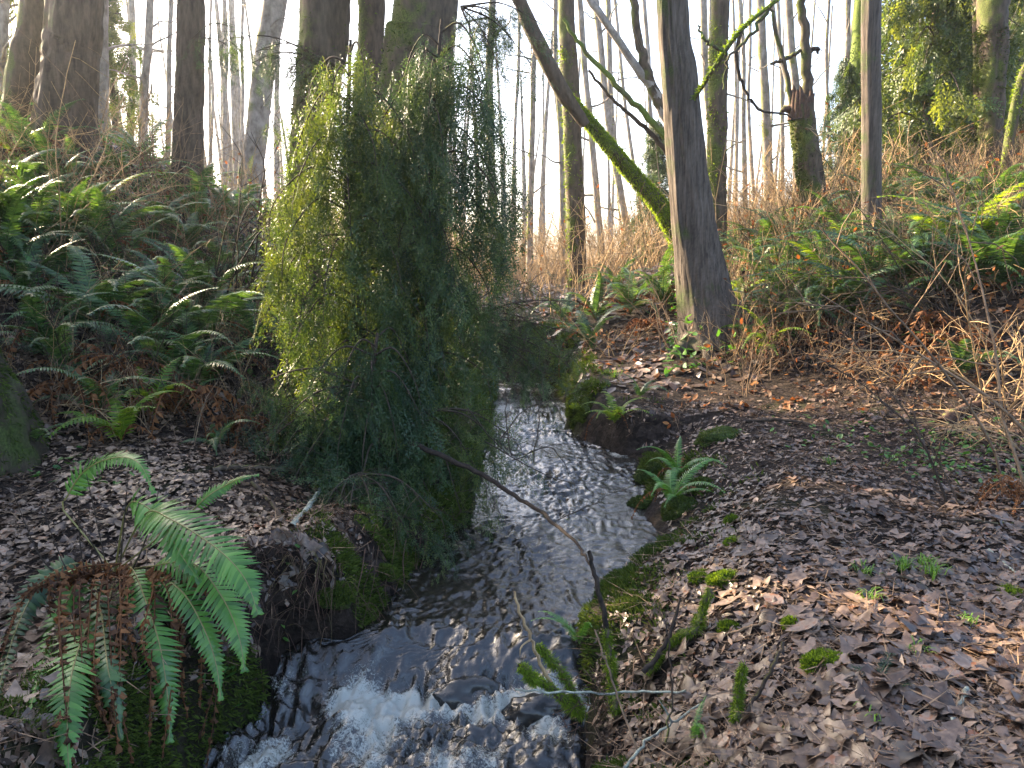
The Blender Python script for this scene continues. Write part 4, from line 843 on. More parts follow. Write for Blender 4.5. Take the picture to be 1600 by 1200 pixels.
# ------------------------------------------------------------------ bare shrubs and thickets
def stem_path(p0, L, az, lean, curl, n=14, r_=rng, wob=.12):
    d = np.array((math.cos(az) * lean, math.sin(az) * lean, 1.)); d /= np.linalg.norm(d); P = [np.array(p0, float)]
    for k in range(n - 1):
        d = d + r_.normal(0, wob, 3) * .6 + np.array((math.cos(az) * curl, math.sin(az) * curl, -curl * .6)) * .12; d /= np.linalg.norm(d); P.append(P[-1] + d * L / (n - 1))
    return np.array(P)
def stem_mb(mb, P, r0, r_, twigs=5, tl=.3, sides=4):
    V, Q = tube(P, np.linspace(r0, r0 * .3, len(P)), sides); mb.add(V, Q, tint=r_.random())
    for _ in range(twigs):
        i = r_.integers(2, len(P) - 1); d = norm((P[i] - P[i - 1]) / np.linalg.norm(P[i] - P[i - 1]) + r_.normal(0, .6, 3)); q = [P[i]]
        for s in range(4): d = norm(d + r_.normal(0, .22, 3)); q.append(q[-1] + d * tl * r_.uniform(.5, 1.2) / 4)
        V, Q = tube(np.array(q), np.linspace(r0 * .45, r0 * .2, 5), 3); mb.add(V, Q, tint=r_.random())
        if r_.random() < .5:
            d2 = norm(d + r_.normal(0, .7, 3)); q2 = [q[2], q[2] + d2 * tl * .3, q[2] + d2 * tl * .55 + r_.normal(0, .02, 3)]; V, Q = tube(np.array(q2), np.linspace(r0 * .3, r0 * .15, 3), 3); mb.add(V, Q)
def shrub(label, pos, n, H, lean, curl, mat, r0=.006, twigs=5, seed=0, az=None, spread=.12, leaves=0, group=None, name='bare_shrub'):
    r_ = np.random.default_rng(seed + 100); t_ = thing(name, label, 'shrub', pos, 0, group)
    for k in range(n):
        a = r_.uniform(0, 6.28) if az is None else az + r_.normal(0, .5); P = stem_path((r_.normal(0, spread), r_.normal(0, spread), -.04), H * r_.uniform(.6, 1.1), a, lean * r_.uniform(.4, 1.4), curl * r_.uniform(.3, 1.5), 14, r_)
        mb = MB(); stem_mb(mb, P, r0 * 1.35 * r_.uniform(.7, 1.2), r_, twigs + 2, H * .26); add('stem', mb.mesh('stem', M[mat]), t_)
        if leaves:
            lb = MB(); ii = r_.integers(4, 14, leaves); rot = rand_rot(leaves, 1.2); scatter(lb, LT[9], P[ii] + r_.normal(0, .05, (leaves, 3)), rot, r_.uniform(.04, .09, leaves), r_.random(leaves)); add('dry_leaves', lb.mesh('dry_leaves', M['litter_orange']), t_, kind='stuff')
    return t_
def G(px, py): return ground_at(px, py)
shrub('thin dark shrub of arching stems between the slope ferns and the hemlock', G(345, 500), 9, 2.2, .35, .5, 'dark_twig', .009, 5, 1, az=.3)
shrub('bare twiggy shrub in front of the widest fir', G(90, 400), 8, 2.4, .4, .3, 'dry_twig', .006, 8, 2)
shrub('bare shrub fanning up between the two dark firs', G(235, 345), 9, 2.4, .45, .2, 'red_twig', .007, 6, 3)
shrub('long brown canes leaning right across the left slope', G(150, 300), 6, 2.6, .9, .8, 'red_twig', .007, 4, 4, az=-.5)
shrub('sparse twigs over the left slope ferns', G(250, 480), 7, 1.3, .7, .7, 'dry_twig', .004, 6, 5)
shrub('fine pale canes crossing the dark left bank', G(90, 650), 6, 1.1, .9, 1.2, 'dry_twig', .004, 4, 6, az=.2)
shrub('tangled shrub at the right edge with long grey stems', G(1575, 640), 11, 2.3, .5, .5, 'dry_twig', .009, 8, 7)
shrub('dark arching canes above the right thicket', G(1480, 520), 10, 2.5, .6, .8, 'dark_twig', .008, 7, 8, az=2.6)
shrub('tan arching canes at the foot of the right slope', G(1400, 600), 12, 1.1, .8, 1.2, 'dry_twig', .005, 6, 9, leaves=3)
shrub('brown cane thicket on the bank right of the path', G(1330, 590), 14, 1.0, .7, .9, 'red_twig', .005, 6, 10, leaves=4)
shrub('golden dry stems beside the cedar foot', G(1160, 560), 12, .9, .5, .6, 'dry_twig', .004, 5, 11, leaves=3)
shrub('reddish upright stems on the path edge below the lime fern', G(1160, 615), 7, .9, .2, .2, 'red_twig', .004, 3, 12)
shrub('thin whip growing from the path before the right thicket', G(1375, 735), 2, .55, .4, .3, 'dark_twig', .005, 3, 13, spread=.02)
shrub('tall thin stem rising from the herbs at right', G(1495, 790), 2, 1.7, .5, .2, 'dark_twig', .007, 6, 14, az=2.4, spread=.05)
shrub('slanting stem at the lower right edge of the thicket', G(1610, 770), 3, 2.3, .5, .3, 'red_twig', .010, 7, 15, az=2.5, spread=.12)
shrub('low brambly shrub on the undercut bank', G(1065, 660), 6, .5, .8, .8, 'red_twig', .004, 4, 16, leaves=3)
shrub('dry stems in front of the bank of ferns', G(960, 560), 9, .9, .4, .5, 'dry_twig', .004, 5, 17, leaves=3)
shrub('thin stems leaning before the cedar from its left', G(1040, 560), 6, 2.1, .5, .2, 'red_twig', .006, 5, 18, az=2.2)
shrub('tangled brown shrub under the slim grey pole', G(1300, 520), 14, 1.2, .7, .9, 'dry_twig', .005, 7, 19, leaves=4)
shrub('fine brown canes at the far right slope crest', G(1520, 420), 13, 1.8, .5, .6, 'dry_twig', .006, 8, 20)
shrub('bare twigs right of the knobbly trunk', G(1590, 420), 10, 2.0, .5, .6, 'red_twig', .006, 8, 21)
shrub('bare stems by the broken snag foot', G(1240, 430), 12, 1.9, .4, .4, 'dry_twig', .007, 6, 22, leaves=5)
shrub('canes arching over the path edge at the right border', G(1590, 700), 8, 1.2, .8, 1.1, 'dry_twig', .005, 6, 23, az=3.0)
# sparse hemlock boughs over the stream
def overhang(label, base_px, Yb, tips, mat, seed, dens):
    rs = np.random.default_rng(seed); b = np.array(at(*base_px, Yb)); t_ = thing('hemlock_bough', label, 'branch', Vector(b))
    for (px, py, Y) in tips:
        e = np.array(at(px, py, Y)) - b; mid = e * .5 + np.array((0, 0, .12)); C = catmull([(0, 0, 0), mid, e], 16); V, Q = tube(C, np.linspace(.012, .003, 16), 4); mb = MB(); mb.add(V, Q)
        fb = MB()
        for _ in range(14):
            i = rs.integers(3, 16); d = norm(rs.normal(0, 1, 3) * np.array((1, .6, .5)) + np.array((.5, 0, -.5))); q = catmull([C[i], C[i] + d * .15, C[i] + d * .32 + np.array((0, 0, -.06))], 6); V, Q = tube(q, np.linspace(.004, .0015, 6), 3); mb.add(V, Q)
            n_ = int(5 * dens); hang(fb, SPR, q[rs.integers(1, 6, n_)] + rs.normal(0, .03, (n_, 3)), rs.uniform(.35, .8, n_), .6)
        br = add('branch', mb.mesh('branch', M['dark_twig']), t_); add('foliage', fb.mesh('foliage', M[mat]), br, kind='stuff')
overhang('sparse twiggy hemlock bough hanging over the stream right of the crown', (690, 520), 7.0, [(900, 470, 7.4), (895, 520, 7.3), (880, 560, 7.1), (860, 590, 7.0), (830, 440, 7.5), (915, 560, 7.6), (800, 600, 6.8), (840, 500, 7.2), (870, 610, 7.1), (820, 550, 7), (790, 480, 7.2)], 'needle', 1, .8)
overhang('low hemlock bough dipping towards the water at the foot of the crown', (660, 640), 6.3, [(790, 700, 6.2), (760, 760, 6.0), (720, 800, 5.8), (810, 690, 6.3)], 'needle_lit', 2, 1.3)
overhang('hemlock bough with grey-green sprays on the lower left of the crown', (560, 600), 6.0, [(420, 680, 5.7), (430, 720, 5.7), (460, 760, 5.7), (400, 600, 5.9)], 'needle', 3, 1.6)
overhang('hemlock sprays draping over the dark left bank edge', (560, 740), 5.6, [(480, 850, 5.0), (540, 860, 4.95), (590, 845, 5.0), (640, 840, 5.1), (690, 810, 5.3), (520, 820, 5.1)], 'needle', 7, 1.6)
overhang('dark bough hanging from the top of the picture right of the crown', (720, 10), 8.5, [(800, 60, 8.2), (830, 100, 8.2), (790, 130, 8.0), (850, 40, 8.4), (760, 150, 8.0)], 'needle', 4, 1.3)
overhang('thin bough with small hanging sprays left of the dark mossy trunk', (500, 90), 9.3, [(400, 80, 9), (350, 60, 9), (440, 130, 9), (420, 200, 8.8), (370, 110, 9)], 'needle', 5, .8)
overhang('fine boughs reaching from the lone dark fir to the right', (300, 60), 12.8, [(360, 40, 12.4), (380, 90, 12.4), (350, 110, 12.6)], 'needle', 6, .6)

# thickets that nobody could count
def thicket(name, label, cat, n, sampler, H, mat, r0, seed, sides=3, leaves=0, twg=3):
    r_ = np.random.default_rng(seed); tms = []; P = np.array([sampler(r_) for _ in range(n)]); z = height(P[:, 0], P[:, 1]) - .05; lt = []
    for q in range(14):
        m_ = MB(); Pp = stem_path((0, 0, 0), 1.0, r_.uniform(0, 6.28), r_.uniform(.05, .5), r_.uniform(0, 1.2), 5, r_, .3); rr_ = r0 * 1.15 / H; V, Q = tube(Pp, np.linspace(rr_, rr_ * .4, 5), sides); m_.add(V, Q)
        for _ in range(twg):
            i = r_.integers(2, 4); d = norm(Pp[i] - Pp[i - 1] + r_.normal(0, .12, 3)); V, Q = tube(np.array([Pp[i], Pp[i] + d * .14, Pp[i] + norm(d + r_.normal(0, .3, 3)) * .28]), [rr_ * .5, rr_ * .4, rr_ * .25], 3); m_.add(V, Q)
        tms.append((np.concatenate(m_.V), np.concatenate(m_.Q), None)); lt.append(Pp)
    k = r_.integers(0, 14, n); rot = rand_rot(n, .1, r_); h = H * r_.uniform(.4, 1.2, n); pos = np.stack([P[:, 0], P[:, 1], z], -1); mb = MB(); lb = MB()
    for q in range(14):
        m_ = k == q; scatter(mb, tms[q], pos[m_], rot[m_], h[m_], r_.random(m_.sum()))
        if leaves:
            m2 = m_ & (r_.random(n) < leaves)
            for j_ in (2, 3, 4):
                lp = pos[m2] + np.einsum('nij,j->ni', rot[m2], lt[q][j_]) * h[m2][:, None] + r_.normal(0, .05, (m2.sum(), 3)); scatter(lb, LT[8 + j_ % 4], lp, rand_rot(len(lp), 1.3), r_.uniform(.06, .11, len(lp)), r_.random(len(lp)))
    o = add(name, mb.mesh(name, M[mat]), kind='stuff'); o['label'] = label; o['category'] = cat
    if leaves: add('dry_leaves', lb.mesh('dry_leaves', M['litter_orange']), parent=o, kind='stuff')
def uni(y0, y1, x0, x1, pw=.7):
    def f(r_):
        y = y0 + (y1 - y0) * r_.random() ** pw; return (r_.uniform(x0, x1) * y, y)
    return f
thicket('far_thicket', 'golden haze of dry stems across the sunny valley behind the trunks', 'thicket', 3900, uni(13, 36, -.3, .5, .8), 2.0, 'dry_twig', .009, 1, leaves=.12, twg=2)
thicket('right_thicket', 'dense tan brambles covering the right slope', 'thicket', 1500, uni(9.2, 20, .26, .72, 1), .95, 'dry_twig', .005, 2, leaves=.10, twg=3)
thicket('right_thicket', 'dark fine stems mixed through the right slope brambles', 'thicket', 1300, uni(9.0, 20, .28, .72, 1), 1.15, 'dark_twig', .005, 6, twg=3)
thicket('right_thicket', 'reddish brambles low along the right slope foot', 'thicket', 900, uni(8.8, 15, .28, .72, 1), .7, 'red_twig', .005, 3, leaves=.2)
thicket('saplings', 'slender bare saplings filling the gaps between the far alders', 'saplings', 520, uni(18, 42, -.7, .72, .8), 5.5, 'alder_bark', .0055, 7, twg=9)
thicket('left_thicket', 'thin dry stems on the left slope crest', 'thicket', 800, uni(10, 24, -.7, -.24, 1), 1.3, 'dry_twig', .006, 4, leaves=.06)
thicket('left_thicket', 'tangled dark canes among the ferns of the left slope', 'thicket', 560, uni(6.2, 12, -.68, -.26, 1), .85, 'dark_twig', .0045, 8, twg=3)
thicket('left_thicket', 'pale broken canes among the ferns of the left slope', 'thicket', 350, uni(6.5, 13, -.68, -.26, 1), .9, 'dry_twig', .004, 9, twg=3)
thicket('left_thicket', 'dark short stems and dead stalks over the left slope', 'thicket', 500, uni(5.8, 11, -.68, -.3, 1), .5, 'red_twig', .004, 5)
# leafy undergrowth on both slopes
def undergrowth(label, n, sampler, mat, size, zr, seed, tm):
    r_ = np.random.default_rng(seed); P = np.array([sampler(r_) for _ in range(n)]); z = height(P[:, 0], P[:, 1]) + r_.uniform(.02, zr, n) * r_.random(n); mb = MB(); k = r_.integers(0, len(tm), n); rot = rand_rot(n, .7)
    pos = np.stack([P[:, 0], P[:, 1], z], -1)
    for q in range(len(tm)):
        m_ = k == q; scatter(mb, tm[q], pos[m_], rot[m_], size * r_.uniform(.6, 1.3, m_.sum()), r_.random(m_.sum()))
    o = add('undergrowth', mb.mesh('undergrowth', M[mat]), kind='stuff'); o['label'] = label; o['category'] = 'undergrowth'
undergrowth('small green leaves scattered through the right slope brambles', 6500, uni(9.5, 20, .2, .72, 1), 'herb', .12, .5, 1, LT[8:])
undergrowth('small green leaves on the left slope under the firs', 3500, uni(8, 18, -.7, -.28, 1), 'herb', .11, .5, 2, LT[8:])
# ivy and herbs
def herb_patch(label, spots, n, size, seed, mat='herb', lift=.05):
    r_ = np.random.default_rng(seed); mb = MB()
    for px, py, sp in spots:
        c = ground_at(px, py); P = np.stack([r_.normal(c[0], sp, n), r_.normal(c[1], sp, n)], -1); pos = np.stack([P[:, 0], P[:, 1], height(P[:, 0], P[:, 1]) + r_.uniform(.015, lift, n)], -1)
        for q in range(8, 12):
            m_ = r_.integers(8, 12, n) == q; scatter(mb, LT[q], pos[m_], rand_rot(m_.sum(), .5), size * r_.uniform(.6, 1.3, m_.sum()), r_.random(m_.sum()))
    o = add('ground_cover', mb.mesh('ground_cover', M[mat]), kind='stuff'); o['label'] = label; o['category'] = 'ground cover'
herb_patch('low green herbs spread at the right edge of the path', [(1480, 690, .3), (1540, 715, .35), (1590, 730, .3), (1430, 720, .25), (1570, 690, .3), (1500, 740, .3), (1300, 680, .3)], 70, .06, 1)
herb_patch('green seedlings on the left leaf slope above the foreground fern', [(105, 735, .12), (60, 745, .15), (190, 745, .12), (130, 760, .1)], 14, .06, 2)
herb_patch('ivy leaves on the dark bank right of the foreground fern', [(330, 1060, .06), (345, 1085, .05), (330, 1030, .06), (365, 1110, .05), (455, 980, .06), (310, 1075, .05)], 9, .05, 3, lift=.08)

# ------------------------------------------------------------------ grass tufts, moss cushions, stones
def tuft(label, px, py, n, L, name='grass_tuft'):
    c = ground_at(px, py); mb = MB()
    for k in range(n):
        a = random.uniform(0, 6.28); l = L * random.uniform(.6, 1.2); d = np.array((math.cos(a), math.sin(a), 0)); b = np.array((random.gauss(0, .02), random.gauss(0, .02), 0)); w = np.cross(d, (0, 0, 1)) * .003
        q = [b, b + d * l * .25 + (0, 0, l * .6), b + d * l * .6 + (0, 0, l * .75), b + d * l * .95 + (0, 0, l * .5)]
        V = np.array([q[0] - w, q[0] + w, q[1] - w, q[1] + w, q[2] - w * .7, q[2] + w * .7, q[3]]); mb.add(V, Q=[(0, 1, 3, 2), (2, 3, 5, 4)], T=[(4, 5, 6)], tint=random.random())
    return thing(name, label, 'grass', c, 0, None, mb.mesh('grass_tuft', M['grass']))
for lab, px, py, n, L in (('brightest grass tuft, uppermost of the trio on the leaf-strewn path', 1450, 885, 34, .07), ('grass tuft right of the trio centre, blades trailing towards the camera', 1455, 905, 34, .10), ('wide pale grass tuft in the middle of the trio', 1410, 895, 36, .09),
                          ('thin grass tuft left of the trio on the path', 1350, 905, 22, .07), ('sparse grass blades below the trio', 1362, 942, 18, .09), ('small grass tuft near the fir sprig', 1435, 1025, 14, .07),
                          ('tiny grass tuft at the path centre, upper part', 1295, 725, 18, .07), ('tiny grass tuft near the right path edge', 1510, 975, 12, .06), ('small grass sprout near the bottom of the path', 1362, 1130, 10, .06), ('grassy tuft on top of the undercut bank', 960, 590, 26, .14)):
    tuft(lab, px, py, n, L)
def rock_mesh(seed, sx, sy, sz_, mat, sub=4, amp=.25):
    import bmesh
    bm = bmesh.new(); bmesh.ops.create_icosphere(bm, subdivisions=sub, radius=1); V = np.array([v.co[:] for v in bm.verts]); T = np.array([[v.index for v in f.verts] for f in bm.faces]); bm.free()
    n = vn3(V[:, 0] * 1.6 + seed, V[:, 1] * 1.6, V[:, 2] * 1.6, seed) + .5 * vn3(V[:, 0] * 4, V[:, 1] * 4 + seed, V[:, 2] * 4, seed + 1) + .2 * vn3(V[:, 0] * 11, V[:, 1] * 11 + seed, V[:, 2] * 11, seed + 2)
    V = V * (1 + amp * 2 * n)[:, None] * np.array((sx, sy, sz_)); return V, T, mk_mesh('stone', V, [T], M[mat], rng.random(len(V)), True)
def mossy(name, label, cat, px, py, sx, sy, sz_, seed, nf, mat='moss', sink=.3, L=.02, pos=None, cover=.0):
    c = ground_at(px, py) if pos is None else pos; c = Vector(c); c.z -= sz_ * sink; V, T, me = rock_mesh(seed, sx, sy, sz_, 'rock' if nf == 0 or cover else 'mossbody'); t_ = thing(name, label, cat, c); add('body', me, t_)
    if nf:
        f = rng.integers(0, len(T), nf); w = rng.dirichlet((1, 1, 1), nf); P = (V[T[f]] * w[..., None]).sum(1); Nn = norm(P / np.array((sx, sy, sz_)) ** 2); k = (Nn[:, 2] > -.3 + cover) ; mb = MB(); fuzz(mb, P[k], Nn[k], L, .004 + L * .12, .1, .5); add('moss', mb.mesh('moss', M[mat]), t_, kind='stuff')
    return t_
for a in (('moss_cushion', 'bright green rounded moss cushion lying on the path leaves', 'moss', 1290, 1035, .095, .06, .05, 1, 5000), ('moss_cushion', 'larger moss cushion of the pair on the right bank above the mossy sticks', 'moss', 1140, 905, .11, .07, .045, 2, 5000),
          ('moss_cushion', 'flat moss cushion left of the larger one on the right bank', 'moss', 1100, 905, .07, .06, .03, 3, 2500), ('moss_cushion', 'small moss knob below the bank cushions', 'moss', 1138, 985, .05, .04, .035, 4, 1800), ('moss_cushion', 'small moss knob beside the pointed twig', 'moss', 1240, 975, .04, .035, .03, 5, 1500),
          ('moss_cushion', 'small round moss knob on the bank slope', 'moss', 1150, 850, .06, .05, .04, 6, 2000), ('moss_cushion', 'little moss knob high on the bank edge', 'moss', 1145, 815, .05, .05, .045, 7, 1600), ('moss_cushion', 'flat moss patch near the right border of the path', 'moss', 1580, 930, .06, .05, .02, 8, 1500),
          ('moss_cushion', 'moss cushion at the bank edge above the water bend', 'moss', 995, 950, .09, .07, .05, 9, 3000, 'moss_dark'), ('moss_cushion', 'yellow moss hump on the corner of the undercut bank', 'moss', 905, 640, .10, .10, .04, 10, 5000),
          ('mossy_stone', 'mossy stone at the water bend, lowest of the bank stones', 'stone', 1065, 800, .14, .12, .12, 11, 5000, 'moss_dark'), ('mossy_stone', 'mossy stone jutting into the stream below the small ferns', 'stone', 1010, 790, .17, .10, .10, 12, 5000, 'moss_dark'),
          ('mossy_stone', 'round mossy stone standing above the water under the flat fern', 'stone', 1020, 740, .14, .12, .14, 13, 5000, 'moss_dark'), ('mossy_log', 'dark mossy chunk of wood on the bank left of the path', 'log', 1130, 685, .26, .13, .11, 14, 4000, 'moss_dark'),
          ('mossy_stone', 'mossy stone embedded below the undercut bank rim', 'stone', 1095, 760, .12, .1, .09, 15, 3500, 'moss_dark'), ('moss_cushion', 'dark hanging moss mound on the left bank above the cascade', 'moss', 530, 975, .10, .08, .06, 16, 5000, 'moss_dark'),
          ('moss_cushion', 'moss mound on the left bank beneath the hanging roots', 'moss', 600, 900, .08, .06, .05, 17, 4000, 'moss_dark')):
    mossy(*a)
for lab, px, py, sx, sy, sz_, s, dz in (('dark wet boulder splitting the flow above the cascade', 610, 1005, .13, .12, .12, 21, -.05), ('wet boulder beneath the smooth hump of water in mid-stream', 730, 1045, .20, .13, .12, 22, -.07), ('dark wet rock in the fall near the mossed twigs', 850, 1075, .20, .09, .12, 23, -.05), ('small wet stone breaking the water by the left bank', 655, 985, .06, .05, .05, 24, .0)):
    d = ray(px, py); t = (-.55 - CZ) / d[2]; pos = Vector((d[0] * t, d[1] * t, -.655 + dz)); t_ = thing('boulder', lab, 'rock', pos); add('body', rock_mesh(s, sx, sy, sz_, 'rock')[2], t_)

# ------------------------------------------------------------------ sticks, mossy twigs, roots
def stick(name, label, pix, w0, w1, mat, n=22, moss=0, sides=7, wob=.004, ml=.016, side=(), cat='stick', mosscol='moss', gl=False):
    if len(pix[0]) == 3 and name != 'arching_branch':
        dy = min(0, ground_at(pix[0][0], pix[0][1])[1] - pix[0][2]); pix = [(a, b_, y_ + dy) for a, b_, y_ in pix]
    P = np.array([atg(*q) if len(q) == 3 else ground_at(*q) + Vector((0, 0, .02)) for q in pix]); b = P[0].copy(); C = catmull(P - b, n); C[1:] += rng.normal(0, wob, (n - 1, 3)); Ym = P[:, 1].mean(); r = np.linspace(px2m(w0, Ym), px2m(w1, Ym), n) * .5
    t_ = thing(name, label, cat, Vector(b)); V, Q = tube(C, r, sides); add('stem', mk_mesh('stem', V, [Q], M[mat], rng.random(len(V)), True), t_)
    if moss:
        pts, Nn = tube_surface(C, r * .8, int(moss * 1.3), lambda q_, p_: np.clip(.6 + 1.9 * vn3(p_[:, 0] * 25, p_[:, 1] * 25, p_[:, 2] * 25, 4) + .25 * q_[:, 2], .03, 1)); mb = MB(); lv = ml * (1.3 + 1.6 * np.clip(vn3(pts[:, 0] * 18 + 5, pts[:, 1] * 18, pts[:, 2] * 18, 6), -.3, .5)); fuzz(mb, pts, Nn, lv, .003, 1.0, .7); add('moss', mb.mesh('moss', M[mosscol]), t_, kind='stuff')
    for q in side:
        P2 = np.array([at(*z) for z in q]) - b; V, Q = tube(catmull(P2, 10), np.linspace(px2m(w1 + 1, Ym), px2m(1.2, Ym), 10) * .5, 4); add('twig', mk_mesh('twig', V, [Q], M[mat], rng.random(len(V))), t_)
    return t_
stick('arching_branch', 'brown branch arching from the left bank out over the stream', [(640, 690, 5.9), (740, 735, 5.5), (790, 765, 5.2), (850, 805, 4.7), (900, 850, 4.3), (925, 885, 4.0)], 11, 3, 'black_twig', 34, cat='branch')
stick('slender_branch', 'dark slender stem rising from the mossy upright at the water edge', [(950, 1005, 3.62), (942, 950, 3.64), (930, 905, 3.66), (921, 862, 3.68)], 10, 7, 'black_twig')
stick('mossy_stub', 'upright moss-wrapped stub under the dark slender stem', [(962, 1110, 3.5), (955, 1050, 3.55), (948, 985, 3.6)], 12, 9, 'moss_bark', moss=4200, ml=.024)
stick('mossy_stub', 'mossy stub tilted left over the water, leftmost of the green stubs', [(905, 1110, 3.4), (865, 1080, 3.35), (835, 1060, 3.3), (812, 1040, 3.3)], 14, 12, 'moss_bark', moss=5200, ml=.026)
stick('mossy_stub', 'long mossy twig leaning up left behind the leftmost stub', [(912, 1120, 3.4), (890, 1070, 3.4), (860, 1030, 3.42), (838, 1005, 3.44)], 10, 6, 'moss_bark', moss=3200, ml=.02)
stick('bare_twig', 'tan bare twig standing from the mossy stubs over the cascade', [(870, 1085, 3.36), (842, 1030, 3.36), (820, 975, 3.36), (802, 925, 3.36)], 7, 4, 'dry_twig', side=[[(828, 1000, 3.36), (815, 1010, 3.3), (812, 1025, 3.3)]])
stick('mossy_branch', 'bent moss-furred branch on the bank right of the upright stub', [(1010, 1050, 3.5), (1050, 1000, 3.6), (1085, 985, 3.65), (1095, 955, 3.65), (1108, 920, 3.65)], 10, 11, 'moss_bark', 26, moss=4200, ml=.022)
stick('mossy_stub', 'short moss-furred stub standing alone on the path beside a pointed twig', [(1150, 1125, 3.0), (1152, 1095, 3.0), (1158, 1065, 3.0), (1162, 1042, 3.0)], 10, 8, 'moss_bark', moss=2600, ml=.018)
stick('pointed_twig', 'brown pointed twig leaning right from the lone mossy stub', [(1153, 1125, 3.0), (1180, 1090, 3.02), (1205, 1045, 3.05), (1225, 1005, 3.1)], 8, 6, 'dark_twig')
stick('dark_snag_twig', 'dark broken stem leaning right behind the mossy branch', [(1005, 1050, 3.45), (1030, 1020, 3.5), (1050, 980, 3.55), (1065, 935, 3.6)], 10, 4, 'black_twig')
stick('grey_twig', 'pale grey twig lying level across the mossy stubs', [(805, 1077, 3.25), (880, 1082, 3.25), (980, 1082, 3.3), (1072, 1080, 3.35)], 4, 4, 'pale_twig')
stick('lichen_stick', 'whitish lichen-covered stick slanting on the leaves at bottom centre', [(975, 1200, 2.9), (1010, 1160, 2.95), (1050, 1130, 3.0), (1092, 1100, 3.05)], 6, 3.5, 'pale_twig', side=[[(1050, 1130, 3.0), (1040, 1110, 3.0), (1030, 1095, 3.0)]])
stick('red_twig', 'thin reddish stem crossing in front of the mossy stubs', [(1000, 1180, 3.1), (965, 1090, 3.2), (945, 1030, 3.25), (930, 985, 3.3)], 4, 3, 'red_twig')
stick('bare_twig', 'fine grey upright twig at bottom centre', [(1040, 1160, 3.1), (1050, 1090, 3.1), (1045, 1010, 3.1), (1040, 960, 3.15)], 4, 2, 'dark_twig')
for lab, a, w, mt in (('forked pale twig lying near the bottom of the path', [(1230, 1150), (1280, 1160), (1340, 1165), (1365, 1168)], 7, 'pale_twig'), ('curved grey twig lying at the lower right', [(1510, 1085), (1500, 1110), (1490, 1140)], 8, 'pale_twig'),
                      ('long straight dark twig across the path, right half', [(1370, 1008), (1440, 1012), (1540, 1015)], 6, 'dark_twig'), ('dark stick lying right of the bright moss cushion', [(1240, 965), (1300, 985), (1350, 1000)], 7, 'dark_twig'),
                      ('slim twig lying from the bank towards the moss knob', [(1140, 1000), (1190, 985), (1235, 960)], 5, 'red_twig'), ('dark stick at the top of the path near the mossy chunk', [(1165, 662), (1230, 660), (1270, 668)], 7, 'dark_twig'),
                      ('broken brown log piece at the thicket foot', [(1470, 665), (1500, 650), (1540, 632)], 20, 'root'), ('pale thin twig by the right edge of the path', [(1545, 865), (1570, 890), (1590, 905)], 5, 'pale_twig'), ('straight stick on the path near the right border', [(1480, 818), (1540, 822), (1600, 826)], 6, 'dark_twig'),
                      ('brown twig lying above the fallen grass trio', [(1300, 860), (1340, 870), (1380, 885)], 4, 'red_twig'), ('pale branch on the left leaf slope near the foot of the hemlock', [(455, 830), (480, 800), (500, 770)], 12, 'pale_twig'), ('bent dark branch on the left leaf slope', [(395, 760), (430, 800), (460, 850)], 10, 'dark_twig'),
                      ('fallen mossy branch lying across the left bank above the roots', [(330, 740), (400, 735), (470, 745)], 9, 'moss_bark')):
    stick('fallen_stick', lab, a, w, w * .6, mt)
# fir sprig on the path
c = ground_at(1375, 1060); sg_ = thing('fir_sprig', 'dark green broken fir sprig lying on the path leaves', 'sprig', c + Vector((0, 0, .02)))
for q, (a, L) in enumerate(((.9, .16), (2.9, .10), (-1.1, .12))):
    d = np.array((math.cos(a), math.sin(a), .12)); n = 60; t = rng.random(n); P_ = d[None] * L * t[:, None]; pr = np.array((-d[1], d[0], 0)); sgn = rng.choice([-1, 1], n)
    V, Q = blades(P_, pr[None] * sgn[:, None] + d * .5 + rng.normal(0, .2, (n, 3)), .004, .028, np.tile((0, 0, 1.), (n, 1))); mb = MB(); mb.add(V, Q, tint=np.repeat(rng.random(n) * .4, 4)); V, Q = tube(catmull([(0, 0, 0), d * L], 4), [.002] * 4, 4); mb.add(V, Q); add('shoot', mb.mesh('shoot', M['needle']), sg_)
# roots hanging from the left bank, and twigs overhanging the stream
rt = ground_at(590, 850); rr0 = thing('hanging_roots', 'reddish bare roots hanging down the left bank over the water', 'roots', rt)
for k in range(12):
    px = random.uniform(470, 670); y0 = 840 + (640 - px) * .25; Yb = ground_at(px, y0 + 10)[1] - .02; q = np.array([atg(px, y0, Yb), atg(px - 5, y0 + 35, Yb - .07), atg(px + random.uniform(-18, 6), y0 + 75, Yb - .08), atg(px + random.uniform(-30, 5), y0 + random.uniform(90, 150), Yb - .1)]) - np.array(rt)
    V, Q = tube(catmull(q, 12), np.linspace(random.uniform(.002, .006), .001, 12), 4); add('root', mk_mesh('root', V, [Q], M['root'], rng.random(len(V))), rr0)
ot = thing('overhanging_twigs', 'fine bare twigs dangling over the water in mid-stream', 'twigs', at(800, 690, 5.6)); ob = np.array(ot.location)
for q in ([(730, 640), (800, 710), (860, 695), (930, 690)], [(800, 710), (790, 650), (800, 600), (795, 560)], [(760, 690), (850, 740), (920, 755), (998, 770)], [(800, 720), (860, 700), (890, 740), (905, 795)], [(870, 810), (920, 790), (960, 770), (990, 760)], [(835, 720), (842, 650), (850, 590), (855, 540)], [(780, 690), (820, 640), (880, 620), (930, 600)]):
    P = np.array([at(a, b, 5.6 + .1 * k) for k, (a, b) in enumerate(q)]) - ob; mb = MB(); C = catmull(P, 14) + rng.normal(0, .008, (14, 3)); stem_mb(mb, C, .005, rng, 4, .14); add('twig', mb.mesh('twig', M['dark_twig']), ot)
mb = MB()
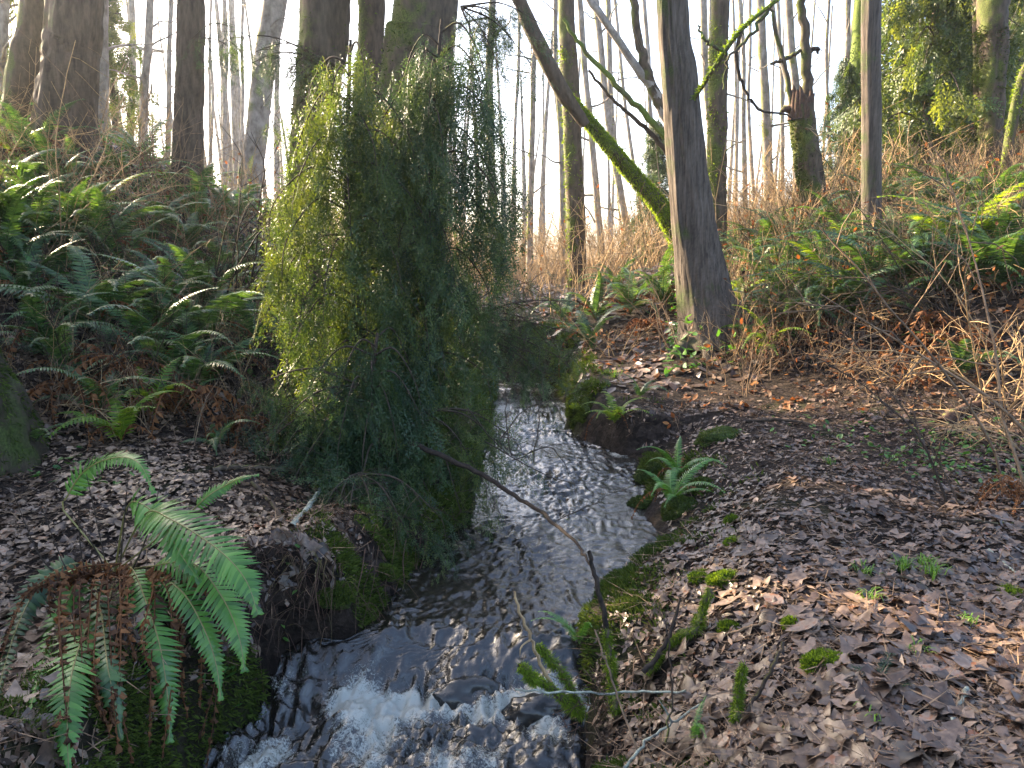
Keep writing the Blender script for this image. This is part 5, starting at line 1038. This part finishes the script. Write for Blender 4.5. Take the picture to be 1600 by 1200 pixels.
for k in range(420):
    px = random.uniform(300, 720); p0 = np.array(ground_at(px, random.uniform(800, 1010) + (500 - px) * .12)); 
    d = norm(np.array((random.gauss(.1, .5), random.gauss(-.6, .4), random.gauss(.2, .5)))); L = random.uniform(.08, .3)
    V, Q = tube(catmull([p0, p0 + d * L * .5 + (0, 0, .02), p0 + d * L + (0, -.03, -.35 * L)], 6), np.linspace(random.uniform(.0015, .004), .001, 6), 3); mb.add(V, Q, tint=random.random())
o = add('bank_twigs', mb.mesh('bank_twigs', M['root']), kind='stuff'); o['label'] = 'fine dead twigs and rootlets matted over the dark left bank'; o['category'] = 'twigs'
tw = thing('dead_twigs', 'tangle of dead twigs and needles caught on the bank beneath the stubs', 'twigs', ground_at(930, 1080)); tb = np.array(tw.location)
mb = MB()
for _ in range(70):
    a = np.array(at(random.uniform(880, 1010), random.uniform(1040, 1150), random.uniform(3.3, 3.55))) - tb; d = norm(rng.normal(0, 1, 3) * np.array((.6, .5, .5)) + np.array((-.2, 0, -.5))); V, Q = tube(catmull([a, a + d * .08, a + d * .17 + rng.normal(0, .02, 3)], 6), np.linspace(.0025, .001, 6), 3); mb.add(V, Q, tint=random.random())
add('twig', mb.mesh('twig', M['root']), tw, kind='stuff')

# ------------------------------------------------------------------ haze
HZ = 1
if HZ:
    x0, x1, y0, y1, z0, z1 = -128, 128, -7.5, 175, -2.2, 19
    V = [(x, y, z) for x in (x0, x1) for y in (y0, y1) for z in (z0, z1)]
    me = bpy.data.meshes.new('haze'); me.from_pydata(V, [], [(0, 1, 3, 2), (4, 6, 7, 5), (0, 4, 5, 1), (2, 3, 7, 6), (0, 2, 6, 4), (1, 5, 7, 3)]); me.update()
    m = bpy.data.materials.new('haze'); m.use_nodes = True; nt = m.node_tree; nt.nodes.remove(nt.nodes['Principled BSDF'])
    pv = nt.nodes.new('ShaderNodeVolumePrincipled'); pv.inputs['Color'].default_value = (.95, .95, .95, 1); pv.inputs['Density'].default_value = .0008; pv.inputs['Anisotropy'].default_value = .7
    nt.links.new(pv.outputs[0], nt.nodes['Material Output'].inputs['Volume']); me.materials.append(m)
    add('haze', me, kind='stuff')
print('objects', len(bpy.data.objects))
